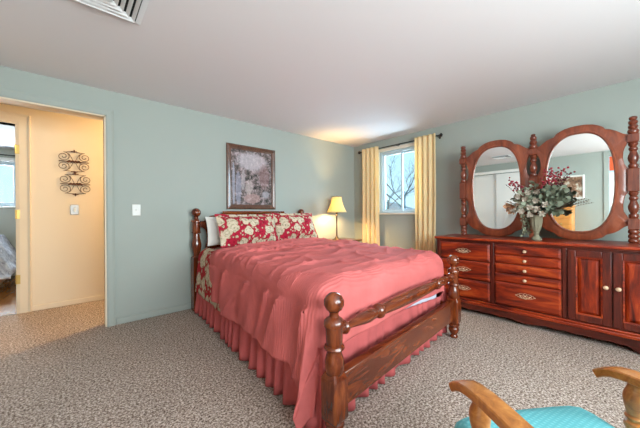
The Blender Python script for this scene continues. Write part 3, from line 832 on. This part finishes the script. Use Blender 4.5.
o = mb.build('comforter', M['coral'], smooth=60, solid=.016); tag(o, 'coral red comforter spread over the bed, one corner hanging to the floor', 'comforter')
o.modifiers[0].offset = 1
# lifted fold lines near the pillows: a folded band
def band(a, b):
    x = .55 + 1.02 * a; y = 1.55 + .16 * b + .10 * (a - .5)
    z = TOP + .034 + .028 * sin(pi * b) ** .8 * (.4 + .6 * sin(pi * min(1, a * 1.05)) ** .5) + .008 * noise.noise((x * 6, y * 9, 3))
    return BP(min(x, BW - .07), y, z - (.02 if b in (0, 1) else 0))

# gathered skirt: left, foot and right runs in one cloth
def skirt_path(n):
    pts = []
    pl = [(-.012, 2.26), (-.012, .07), (.06, .062), (BW - .06, .062), (BW + .012, .07), (BW + .012, 2.26)]
    acc = [0]
    for a, b in zip(pl, pl[1:]): acc.append(acc[-1] + hypot(b[0] - a[0], b[1] - a[1]))
    for i in range(n + 1):
        s = acc[-1] * i / n; k = 0
        while k < len(pl) - 2 and acc[k + 1] < s: k += 1
        t = (s - acc[k]) / (acc[k + 1] - acc[k])
        p = (pl[k][0] + (pl[k + 1][0] - pl[k][0]) * t, pl[k][1] + (pl[k + 1][1] - pl[k][1]) * t)
        d = Vector((pl[k + 1][0] - pl[k][0], pl[k + 1][1] - pl[k][1])).normalized()
        pts.append((p, d, s))
    return pts
NS = 700; SP = skirt_path(NS)
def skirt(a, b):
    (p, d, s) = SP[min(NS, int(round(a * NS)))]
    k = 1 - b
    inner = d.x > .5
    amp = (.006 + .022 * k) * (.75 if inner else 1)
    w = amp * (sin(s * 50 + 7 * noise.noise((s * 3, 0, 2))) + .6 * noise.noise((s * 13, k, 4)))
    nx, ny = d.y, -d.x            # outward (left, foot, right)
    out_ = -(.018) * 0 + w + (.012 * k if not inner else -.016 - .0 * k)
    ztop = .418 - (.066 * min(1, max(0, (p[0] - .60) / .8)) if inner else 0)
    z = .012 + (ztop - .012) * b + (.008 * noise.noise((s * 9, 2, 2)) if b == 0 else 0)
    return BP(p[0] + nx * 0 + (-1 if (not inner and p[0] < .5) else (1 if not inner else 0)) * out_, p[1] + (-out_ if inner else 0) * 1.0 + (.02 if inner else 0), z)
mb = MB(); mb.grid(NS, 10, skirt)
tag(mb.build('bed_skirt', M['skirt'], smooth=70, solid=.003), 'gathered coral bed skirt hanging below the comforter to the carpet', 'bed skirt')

# pillows
def pillow(uc, vbot, zbot, w, h, th, lean, mt_, label, name, group=None, flange=0.0, seed=0, tilt=0.0, cat='pillow'):
    base = Vector(BP(uc, vbot, zbot)); R_ = (Vector(BP(uc + .1, vbot, 0)) - Vector(BP(uc - .1, vbot, 0))).normalized()
    B_ = Vector((-R_.y, R_.x, 0))           # towards the wall
    U_ = (Vector((0, 0, 1)) * cos(lean) + B_ * sin(lean)); Nn = R_.cross(U_)
    R2 = R_ * cos(tilt) + U_ * sin(tilt); U2 = U_ * cos(tilt) - R_ * sin(tilt)
    mb = MB(); n = 34
    def side(sg):
        def f(a, b):
            x, y = a * 2 - 1, b * 2 - 1
            e = .09
            px = x * (w / 2) * (1 - e * (1 - abs(x)) * 0 - .07 * (1 - y * y) * abs(x) ** 3 * 0)
            # corners pulled out, sides drawn in
            px = x * w / 2 * (1 - .045 * (1 - y ** 2)); py = y * h / 2 * (1 - .05 * (1 - x ** 2))
            ix = min(1, abs(x) / (1 - flange * 2 / w)); iy = min(1, abs(y) / (1 - flange * 2 / h))
            t = th / 2 * ((1 - ix ** 2.6) * (1 - iy ** 2.6)) ** .55 if ix < 1 and iy < 1 else 0
            t += .003
            wv = .010 * noise.noise((x * 3, y * 3, seed)) * (1 if t > .01 else .5)
            p = base + U_ * (h / 2) + R2 * px + U2 * py + Nn * (sg * t + wv)
            return tuple(p)
        return f
    mb.grid(n, n, side(1)); mb.grid(n, n, side(-1))
    o = mb.build(name, mt_, smooth=60)
    bm = bmesh.new(); bm.from_mesh(o.data); bmesh.ops.remove_doubles(bm, verts=bm.verts, dist=.0005); bmesh.ops.recalc_face_normals(bm, faces=bm.faces); bm.to_mesh(o.data); bm.free()
    tag(o, label, cat, group)
pillow(.42, 2.165, .735, .68, .33, .12, radians(12), M['pillow'], 'white pillow standing behind the left floral pillow', 'pillow', 'white pillows', seed=3)
pillow(1.13, 2.165, .735, .68, .33, .12, radians(12), M['pillow'], 'white pillow standing behind the right floral pillow', 'pillow', 'white pillows', seed=4)
pillow(.50, 1.885, .735, .74, .385, .17, radians(24), M['floral'], 'red floral pillow with cream flowers, the larger one left in front of the headboard', 'floral_pillow', 'floral pillows', .03, 5)
pillow(1.20, 1.90, .745, .66, .385, .17, radians(24), M['floral'], 'red floral pillow with cream flowers nearer the lamp', 'floral_pillow', 'floral pillows', .03, 9)

# ---------------------------------------------------------------- dresser
DX, DB = 3.225, 3.76; DY0, DY1 = -.165, 1.545; DT = .812
dr_ = thing('dresser', ((DX + DB) / 2, (DY0 + DY1) / 2, 0), 'long cherry wood dresser with drawers and paneled doors along the right wall', 'dresser')
MB().box(DX, DB, DY0, DY1, .12, .775).build('body', M['cherry_dark'], dr_, bevel=.004)
mb = MB(); mb.box(DX - .028, DB + .005, DY0 - .025, DY1 + .025, .785, DT); mb.build('top', M['cherry_h'], dr_, bevel=.009, segs=3)
MB().box(DX - .012, DB, DY0 - .01, DY1 + .01, .770, .787).build('top_molding', M['cherry_dark'], dr_, bevel=.006)
# plinth with scalloped apron
n = 120; pl = []
for i in range(n + 1):
    y = DY0 - .02 + (DY1 - DY0 + .04) * i / n; t = i / n
    z = .045
    for c_ in (.5,):
        d = abs(t - .5)
        z += .0
    e = min(t, 1 - t) * (DY1 - DY0)
    if e < .14: z = .004
    elif e < .24: z = .004 + .046 * (.5 - .5 * cos(pi * (e - .14) / .10))
    else: z = .05 - .022 * max(0, 1 - abs(t - .5) / .10) ** 2 - .006 * sin((t - .5) * 40) ** 2
    pl.append((y, z))
pl += [(DY1 + .02, .115), (DY0 - .02, .115)]
mb = MB(); mb.prism(pl, lambda a, b, d: (d, a, b), DX - .030, DX - .008)
mb.build('apron', M['cherry_dark'], dr_, bevel=.003)
MB().box(DX - .038, DB, DY0 - .025, DY1 + .025, .105, .135).box(DX - .022, DB, DY0 - .012, DY1 + .012, .135, .152).build('base_molding', M['cherry_h'], dr_, bevel=.007)
MB().box(DB - .03, DB, DY0, DY1, 0, .11).box(DX - .008, DB - .03, DY0 - .012, DY0 + .014, 0, .11).box(DX - .008, DB - .03, DY1 - .014, DY1 + .012, 0, .11).build('base', M['cherry_dark'], dr_, smooth=0)
# stiles on the face
for y0, y1 in ((DY1 - .035, DY1), (.955, .985), (.395, .425), (DY0, DY0 + .03)):
    MB().box(DX - .008, DX, y0, y1, .152, .770).build('stile', M['cherry_stile'], dr_, bevel=.003)

def drawer(y0, y1, z0, z1, m_):
    mb = MB(); f = DX - .024
    a = lambda i, x: [(x, y0 + i, z0 + i), (x, y1 - i, z0 + i), (x, y1 - i, z1 - i), (x, y0 + i, z1 - i)]
    mb.loops([a(0, DX), a(0, DX - .012), a(.004, DX - .015), a(.016, f), a(.018, f)], False)
    mb.add(a(.018, f), [(0, 1, 2, 3)]); mb.add(a(0, DX + .001), [(3, 2, 1, 0)])
    return mb.build('drawer', m_, dr_, smooth=0)
def knob(parent, y, z, x=DX - .024, r=.017, m_=None):
    MB().lathe((x, y, z), (-1, 0, 0), [(0, .009), (.002, .011), (.005, .0075), (.012, .008), (.016, r * .9), (.022, r), (.028, r * .8), (.032, .004)], 16).build('knob', m_ or M['pewter'], parent)
def pull(parent, y, z):
    x = DX - .0265; mb = MB()
    k = 1.0
    for s in (-1, 1):
        for sz_ in (-1, 1):
            mb.tube([(x, y + s * (.030 + .020 * cos(t)), z + sz_ * (.011 + .010 * sin(t))) for t in [i * 2 * pi / 12 for i in range(13)]], .0019, 6)
            mb.tube([(x, y + s * (.052 + .016 * i / 6), z + sz_ * (.012 - .012 * i / 6 + .005 * sin(pi * i / 6))) for i in range(7)], .0018, 6)
        mb.ball((x - .002, y + s * .074, z), .005, 8); mb.ball((x - .004, y + s * .036, z), .0065, 8)
    for sz_ in (-1, 1):
        mb.tube([(x, y + .014 * sin(t), z + sz_ * (.016 + .010 * -cos(t))) for t in [i * 2 * pi / 12 for i in range(13)]], .0019, 6)
    mb.ball((x - .002, y, z), .008, 8)
    mb.build('escutcheon', M['pewter'], parent)
    mb = MB(); mb.tube([(x - .006 - .012 * sin(pi * i / 12), y + .038 * cos(pi * i / 12), z - .016 * sin(pi * i / 12)) for i in range(13)], .0032, 6)
    mb.build('handle', M['pewter'], parent)
for z0, z1 in ((.575, .755), (.372, .560), (.165, .357)):
    d = drawer(.992, 1.502, z0, z1, M['cherry_h']); pull(d, 1.247, (z0 + z1) / 2 + .005)
for z0, z1 in ((.667, .755), (.580, .662), (.482, .573), (.397, .477)):
    d = drawer(.432, .948, z0, z1, M['cherry_h']); knob(d, .69, (z0 + z1) / 2, r=.015)
d = drawer(.432, .948, .165, .390, M['cherry_h']); pull(d, .69, .288)
def cab_door(y0, y1, ky):
    z0, z1 = .165, .755; s = .053; x0, x1 = DX - .022, DX - .001
    mb = MB()
    mb.box(x0, x1, y0, y0 + s, z0, z1).box(x0, x1, y1 - s, y1, z0, z1).box(x0, x1, y0 + s, y1 - s, z0, z0 + s).box(x0, x1, y0 + s, y1 - s, z1 - s, z1)
    d = mb.build('door', M['cherry_stile'], dr_, bevel=.004)
    a = lambda i, x: [(x, y0 + s + i, z0 + s + i), (x, y1 - s - i, z0 + s + i), (x, y1 - s - i, z1 - s - i), (x, y0 + s + i, z1 - s - i)]
    mb = MB(); mb.loops([a(0, DX - .006), a(.010, DX - .004), a(.032, DX - .017), a(.034, DX - .018)]); mb.add(a(.034, DX - .018), [(0, 1, 2, 3)])
    mb.build('panel', M['cherry_v'], d, smooth=0)
    mb = MB(); q = [a(-.002, DX - .022), a(.000, DX - .027), a(.009, DX - .024), a(.011, DX - .012)]
    mb.loops(q); mb.build('panel_molding', M['cherry_h'], d, smooth=0)
    knob(d, ky, .475, DX - .022, .017)
cab_door(.124, .388, .155); cab_door(-.148, .116, .086)

# ---------------------------------------------------------------- twin oval mirror
MX = 3.60
mi = thing('dresser_mirror', (MX, .70, DT), 'twin oval mirror in a scalloped wooden frame with turned posts on the dresser', 'mirror')
def mirror_post(y, full):
    mb = MB(); z = DT; b = .034
    def blk(z0, z1): mb.loops([[(MX + sx_ * hh, y + sy_ * hh, zz) for sx_, sy_ in ((-1, -1), (1, -1), (1, 1), (-1, 1))] for hh, zz in ((b - .008, z0), (b, z0 + .008), (b, z1 - .008), (b - .008, z1))], True)
    ringp = lambda z0, k, h, r: [q for i in range(k) for q in ((z0 + i * h, r * .72), (z0 + i * h + h * .25, r * .96), (z0 + i * h + h * .5, r), (z0 + i * h + h * .75, r * .96))]
    bal = lambda z0, z1: [(z0 + (z1 - z0) * t, r * .93) for t, r in ((0, .024), (.04, .032), (.10, .035), (.16, .031), (.19, .022), (.22, .024), (.32, .034), (.42, .037), (.50, .034), (.60, .025), (.66, .021), (.70, .029), (.75, .032), (.80, .028), (.83, .022), (.88, .030), (.94, .034), (1, .024))]
    if full:
        mb.lathe((MX, y, z), (0, 0, 1), ringp(0, 3, .038, .036) + [(.118, .026)], 22); blk(z + .112, z + .212)
        mb.lathe((MX, y, z), (0, 0, 1), bal(.208, .442), 22); blk(z + .438, z + .642)
        mb.lathe((MX, y, z), (0, 0, 1), bal(.638, .862), 22); blk(z + .858, z + .935)
        mb.lathe((MX, y, z), (0, 0, 1), [(.93, .022), (.94, .032), (.957, .036), (.972, .03), (.978, .022), (.983, .028), (.995, .032), (1.007, .027), (1.012, .019), (1.02, .026), (1.034, .031), (1.047, .025), (1.052, .017), (1.06, .025), (1.07, .027), (1.08, .021), (1.086, .008)], 22)
    else:
        blk(z, z + .64); mb.lathe((MX, y, z), (0, 0, 1), bal(.635, .865), 22); blk(z + .86, z + .93)
        mb.lathe((MX, y, z), (0, 0, 1), [(.925, .022), (.935, .032), (.952, .036), (.967, .03), (.973, .022), (.98, .030), (.995, .034), (1.01, .028), (1.015, .019), (1.025, .026), (1.042, .03), (1.057, .022), (1.06, .016), (1.07, .022), (1.08, .016), (1.084, .005)], 22)
    mb.build('mirror_post', M['post_wood'], mi)
for y, fl in ((.005, True), (.698, False), (1.392, True)): mirror_post(y, fl)
outline = [(0, 1.085), (.05, 1.083), (.10, 1.072), (.145, 1.05), (.168, 1.032), (.178, 1.012), (.20, 1.005), (.235, .99), (.265, .965), (.290, .945), (.318, .935), (.318, .868), (.304, .842), (.290, .80), (.286, .74), (.296, .68), (.318, .640), (.318, .44), (.298, .405), (.286, .34), (.287, .28), (.302, .245), (.318, .218), (.318, .150), (.290, .135), (.262, .105), (.235, .085), (.20, .070), (.178, .062), (.168, .045), (.145, .030), (.10, .014), (.05, .006), (0, .005)]
full = outline + [(-a, b) for a, b in reversed(outline[1:-1])]
def radial(poly, c, n):
    """radius of a star-shaped polygon at n angles"""
    res = []
    for k in range(n):
        t = pi / 2 - 2 * pi * k / n; d = (cos(t), sin(t)); best = 0
        for i in range(len(poly)):
            x1, y1 = poly[i][0] - c[0], poly[i][1] - c[1]; x2, y2 = poly[(i + 1) % len(poly)][0] - c[0], poly[(i + 1) % len(poly)][1] - c[1]
            ex, ey = x2 - x1, y2 - y1; den = d[0] * ey - d[1] * ex
            if abs(den) < 1e-12: continue
            s = (x1 * ey - y1 * ex) / den; u_ = (x1 * d[1] - y1 * d[0]) / den
            if s > 0 and -1e-9 <= u_ <= 1 + 1e-9: best = max(best, s)
        res.append((d, best))
    return res
def oval(a, b, n, c, p=2.55):
    out = []
    for k in range(n):
        t = pi / 2 - 2 * pi * k / n; d = (cos(t), sin(t))
        s = 1 / ((abs(d[0]) / a) ** p + (abs(d[1]) / b) ** p) ** (1 / p)
        out.append((c[0] + d[0] * s, c[1] + d[1] * s))
    return out
NM = 240; CZ = .547
for yc in (.3515, 1.045):
    rad = radial(full, (0, CZ), NM); out0 = [(d[0] * s, CZ + d[1] * s) for d, s in rad]; out1 = [(d[0] * (s - .008), CZ + d[1] * (s - .008)) for d, s in rad]
    inn = oval(.233, .459, NM, (0, CZ)); inn1 = oval(.240, .466, NM, (0, CZ)); inn2 = oval(.248, .474, NM, (0, CZ)); inn3 = oval(.254, .480, NM, (0, CZ))
    P_ = lambda pts, x: [(x, yc + a, DT + b) for a, b in pts]
    mb = MB(); xb, xf = MX + .014, MX - .016
    mb.loops([P_(out0, xb), P_(out0, xf + .006), P_(out1, xf), P_(inn3, xf), P_(inn2, xf - .007), P_(inn1, xf - .007), P_(inn, xf + .004), P_(inn, xb)], wrap=True)
    mb.build('mirror_frame', M['mirror_wood'], mi, smooth=40)
    mb = MB(); mb.prism([(yc + a, DT + b) for a, b in oval(.2335, .4595, NM, (0, CZ))], lambda a, b, d: (d, a, b), MX - .004, MX + .002)
    mb.build('mirror_glass', M['mirror'], mi, smooth=0)

# ---------------------------------------------------------------- urn and arrangement
VX, VY = 3.40, .64
nseg = 40; L = []
for h, r, rib in ((0, .046, 0), (.010, .048, 0), (.018, .044, 0), (.028, .032, 0), (.042, .023, 0), (.058, .021, 0), (.066, .028, 0), (.074, .024, 0), (.085, .030, .04), (.11, .040, .06), (.15, .048, .07), (.19, .053, .07), (.215, .054, .04), (.228, .058, 0), (.240, .058, 0), (.242, .050, 0), (.20, .044, 0)):
    r *= .9; L.append([(VX + r * (1 + rib * cos(10 * 2 * pi * k / nseg)) * cos(2 * pi * k / nseg), VY + r * (1 + rib * cos(10 * 2 * pi * k / nseg)) * sin(2 * pi * k / nseg), DT + h) for k in range(nseg)])
mb = MB(); mb.loops(L, True)
tag(mb.build('footed_urn', M['urn'], smooth=50), 'ribbed grey stone footed urn on the dresser between the two mirrors', 'vase')
ar = thing('flower_arrangement', (VX, VY, DT + .20), 'arrangement of cream flowers, eucalyptus and red berries in the stone urn', 'flowers')
rnd = random.Random(12)
O = Vector((VX, VY, DT + .20))
def leaf(mb, p, d, L_, w, cup=.25):
    d = d.normalized(); s = d.cross(Vector((rnd.uniform(-1, 1), rnd.uniform(-1, 1), rnd.uniform(-.2, 1)))).normalized(); n_ = s.cross(d)
    vs = []
    rows = ((0, .05), (.2, .62), (.45, 1), (.7, .85), (.9, .42), (1, .05))
    for t, ww in rows:
        c = p + d * (L_ * t) - n_ * (cup * L_ * t * t * .6)
        vs += [c - s * (w * ww) + n_ * (w * ww * .25), c, c + s * (w * ww) + n_ * (w * ww * .25)]
    fs = []
    for i in range(len(rows) - 1):
        for k in range(2): fs.append((i * 3 + k, i * 3 + k + 1, i * 3 + 4 + k, i * 3 + 3 + k))
    mb.add(vs, fs)
def bez(a, b, c, t): return a * (1 - t) ** 2 + b * 2 * t * (1 - t) + c * t * t
def clampx(p): return Vector((min(p.x, MX - .035), p.y, max(p.z, DT + .05)))
def sprig(tip, m_leaf, nl, L_, w, name='leafy_sprig', sag=.05):
    mb = MB(); tip = clampx(Vector(tip)); mid = (O + tip) / 2 + Vector((0, 0, sag))
    mb.tube([bez(O, mid, tip, k / 8) for k in range(9)], .002, 5); mb.cur = 1
    for k in range(nl):
        t = .3 + .7 * (k + 1) / nl; p = bez(O, mid, tip, t); d = (bez(O, mid, tip, min(1, t + .05)) - bez(O, mid, tip, t - .05)).normalized()
        for s in (-1, 1):
            dv = (d * .5 + Vector((rnd.uniform(-1, .6), s * rnd.uniform(.3, 1), rnd.uniform(-.7, .8)))).normalized()
            if p.x + dv.x * L_ > MX - .03: dv.x = -abs(dv.x)
            leaf(mb, p, dv, L_ * rnd.uniform(.75, 1.15), w * rnd.uniform(.8, 1.15))
    mb.build(name, [M['stem'], m_leaf], ar, smooth=60)
# pale foliage to the left and centre, darker eucalyptus to the right
for tip in ((3.36, .80, 1.22), (3.30, .74, 1.28), (3.40, .86, 1.14), (3.34, .70, 1.32), (3.28, .66, 1.22), (3.42, .66, 1.36), (3.26, .72, 1.15)):
    sprig(tip, M['leaf_pale'], 7, .052, .021)
for tip in ((3.36, .45, 1.24), (3.32, .48, 1.30), (3.40, .43, 1.17), (3.36, .43, 1.28), (3.30, .52, 1.22), (3.28, .47, 1.16), (3.42, .46, 1.31), (3.28, .54, 1.30), (3.38, .42, 1.22), (3.34, .46, 1.08)):
    sprig(tip, M['leaf'], 7, .052, .023)
for tip in ((3.45, .56, 1.34), (3.40, .58, 1.30), (3.42, .50, 1.22), (3.44, .68, 1.24), (3.40, .64, 1.28), (3.34, .58, 1.12)):
    sprig(tip, M['leaf_dark'], 8, .055, .02, 'dark_sprig')
def flower(c, r, m_, name='flower'):
    mb = MB(); c = Vector(c)
    for ring, (np_, rr, up) in enumerate(((6, 1, .1), (5, .72, .5), (3, .4, 1.0))):
        for k in range(np_):
            a = 2 * pi * k / np_ + ring * .5
            d = Vector((-.6 * up - .25, cos(a), sin(a) * .9 + .1)).normalized()
            leaf(mb, c, d, r * rr, r * .42 * rr, .5)
    mb.ball(c + Vector((-.008, 0, 0)), r * .2, 8)
    mb.build(name, m_, ar, smooth=60)
for c in ((3.28, .76, 1.16), (3.26, .70, 1.21), (3.25, .66, 1.13), (3.27, .73, 1.09), (3.25, .61, 1.19), (3.30, .80, 1.10), (3.24, .60, 1.11), (3.30, .68, 1.27), (3.28, .55, 1.15), (3.26, .57, 1.07), (3.30, .77, 1.24), (3.27, .66, 1.06), (3.32, .62, 1.27)):
    flower(c, .034, M['petal'])
flower((3.34, .845, 1.14), .06, M['peach'], 'dried_flower'); flower((3.32, .82, 1.10), .045, M['peach'], 'dried_flower')
def berries(tip, nb, spread_, name='berry_spray'):
    mb = MB(); tip = clampx(Vector(tip)); mid = (O + tip) / 2 + Vector((0, 0, .06))
    mb.tube([bez(O, mid, tip, k / 8) for k in range(9)], .0018, 5)
    for k in range(nb):
        t = .62 + .38 * rnd.random(); p = bez(O, mid, tip, t)
        q = clampx(p + Vector((rnd.uniform(-1, 1), rnd.uniform(-1, 1), rnd.uniform(-.6, 1))) * spread_)
        mb.cur = 0; mb.tube([p, q], .0012, 4); mb.cur = 1; mb.ball(q, rnd.uniform(.007, .011), 8)
    mb.build(name, [M['stem'], M['berry']], ar)
for tip, nb in (((3.38, .86, 1.42), 13), ((3.36, .82, 1.38), 14), ((3.40, .78, 1.36), 12), ((3.40, .52, 1.47), 16), ((3.38, .47, 1.46), 16), ((3.42, .56, 1.52), 9), ((3.36, .53, 1.40), 16), ((3.40, .43, 1.49), 9)):
    berries(tip, nb, .035)
for tip in ((3.42, .90, 1.20), (3.40, .26, 1.17), (3.44, .91, 1.38), (3.42, .28, 1.20)):
    mb = MB(); tip = Vector(tip); mid = (O + tip) / 2 + Vector((0, 0, .05))
    mb.tube([bez(O, mid, tip, k / 8) for k in range(9)], [.002] * 5 + [.0015, .0012, .001, .001], 5)
    for k in range(6):
        p = bez(O, mid, tip, .7 + .05 * k); mb.ball(p + Vector((0, 0, .004)), .005, 6)
    mb.build('twig', M['stem'], ar)
# trailing strand left of the urn
mb = MB()
for k in range(9):
    a = Vector((3.42 + rnd.uniform(-.03, .03), .722 + rnd.uniform(-.03, .03), 1.06)); b_ = a + Vector((rnd.uniform(-.02, .02), rnd.uniform(-.015, .015), -.215 + rnd.uniform(0, .05)))
    mb.cur = 0; mb.tube([O, (O + a) / 2 + Vector((0, 0, .07)), a], .0016, 5)
    mb.tube([a.lerp(b_, i / 6) + Vector((.006 * sin(i + k), .006 * cos(i * 2 + k), 0)) for i in range(7)], .0022, 5)
    mb.cur = 1
    for i in range(12):
        p = a.lerp(b_, i / 11); leaf(mb, p, Vector((rnd.uniform(-1, 1), rnd.uniform(-1, 1), -.6)), .026, .009)
mb.build('trailing_strand', [M['stem'], M['moss']], ar, smooth=60)

# ---------------------------------------------------------------- armchair
NV = Vector((.563, .827, 0)).normalized(); LV = Vector((.827, -.563, 0)).normalized()
def CP(l, n, z): p = LV * l + NV * n; return (p.x, p.y, z)
LC = .763
ac = thing('armchair', CP(LC, .60, 0), 'golden oak armchair with teal cushioned seat in the near corner', 'chair')
# seat cushion
def seat_loop(inset, z, n=64):
    out = []
    for k in range(n):
        t = 2 * pi * k / n; p = 14.0
        c, s = cos(t), sin(t); rr = 1 / (abs(c) ** p + abs(s) ** p) ** (1 / p)
        l = LC + (.238 - inset * .8) * rr * c * (1 + .015 * s); q = .58 + (.262 - inset * .8) * rr * s
        if s > 0: q += .006 * (1 - (rr * c) ** 2) * s
        out.append(CP(l, q, z))
    return out
mb = MB(); mb.loops([seat_loop(.02, .335), seat_loop(.004, .343), seat_loop(0, .362), seat_loop(0, .398), seat_loop(.006, .417), seat_loop(.020, .430), seat_loop(.05, .438), seat_loop(.11, .443), seat_loop(.18, .446), seat_loop(.22, .447)], True)
mb.build('seat_cushion', M['teal'], ac, smooth=70)
mb = MB(); mb.box(LC - .222, LC + .222, .335, .808, .27, .335, fn=CP); mb.build('seat_frame', M['oak'], ac, bevel=.008)
for l in (LC - .20, LC + .20):
    for n_, lean in ((.78, .02), (.37, -.04)):
        a = Vector(CP(l, n_, .27)); b_ = Vector(CP(l + (l - LC) * .1, n_ + lean, 0)); d = b_ - a; Ld = d.length
        MB().lathe(a, d, [(0, .022), (.03, .024), (.04, .018), (.05, .024), (.06, .018), (.12, .026), (.17, .022), (.19, .017), (.2, .022), (.21, .016), (Ld, .013)], 16).build('leg', M['oak'], ac)
for l in (LC - .205, LC + .205): MB().tube([CP(l, .79, .13), CP(l, .57, .13), CP(l, .36, .13)], [.010, .015, .010], 10).build('stretcher', M['oak'], ac)
MB().tube([CP(LC - .205, .57, .13), CP(LC, .57, .13), CP(LC + .205, .57, .13)], [.010, .015, .010], 10).build('stretcher', M['oak'], ac)
# arms
def arm(sg):
    l0 = LC + .006 + sg * .25
    path = [(.782, .559, .0), (.765, .573, .0), (.742, .584, 0), (.712, .591, 0), (.67, .595, 0), (.60, .595, 0), (.52, .592, 0), (.44, .592, 0), (.38, .596, 0), (.335, .604, 0)]
    L = []
    for i, (n_, z, dl) in enumerate(path):
        a = path[max(0, i - 1)]; b_ = path[min(len(path) - 1, i + 1)]
        tn, tz = b_[0] - a[0], b_[1] - a[1]; q = hypot(tn, tz); nn, nz_ = -tz / q, tn / q
        if nz_ < 0: nn, nz_ = -nn, -nz_
        w = .029; th = .0125
        l = l0 + sg * dl
        sec = []
        for aa, bb in ((-1, -.75), (-.9, -1), (.9, -1), (1, -.75), (1, .7), (.88, 1), (.3, 1.08), (-.3, 1.08), (-.88, 1), (-1, .7)):
            sec.append(CP(l + aa * w, n_ + nn * th * bb, z + nz_ * th * bb))
        L.append(sec)
    MB().loops(L, True).build('armrest', M['oak'], ac, smooth=40)
    a = Vector(CP(l0 + .010, .70, .320)); b_ = Vector(CP(l0 + .006, .70, .582)); d = b_ - a
    MB().lathe(a, d, [(0, .016), (.10, .018), (.115, .020), (.122, .025), (.13, .026), (.138, .024), (.143, .018), (.148, .022), (.155, .024), (.162, .020), (.172, .021), (.19, .025), (.21, .027), (.225, .024), (.24, .018), (.25, .016), (d.length, .018)], 24).build('arm_support', M['oak'], ac)
arm(-1); arm(1)
# back
for sg in (-1, 1):
    MB().tube([CP(LC + sg * .225, .40, .29), CP(LC + sg * .235, .35, .55), CP(LC + sg * .24, .29, .80), CP(LC + sg * .235, .22, 1.00)], [.020, .021, .019, .014], 12).build('back_post', M['oak'], ac)
for k in range(5):
    l = LC + (k - 2) * .085
    MB().tube([CP(l, .385, .31), CP(l, .345, .55), CP(l, .28, .80), CP(l, .232, .95)], [.010, .013, .011, .008], 10).build('back_spindle', M['oak'], ac)
L = []
for k in range(13):
    t = k / 12; l = LC - .28 + .56 * t; bow = .03 * (1 - (2 * t - 1) ** 2); h = .05 - .02 * abs(2 * t - 1) ** 3
    L.append([CP(l, .235 - bow + .012, .97 - h), CP(l, .235 - bow - .012, .97 - h), CP(l, .215 - bow - .012, .97 + h), CP(l, .215 - bow + .012, .97 + h)])
MB().loops(L, True).build('crest_rail', M['oak'], ac, bevel=.006)
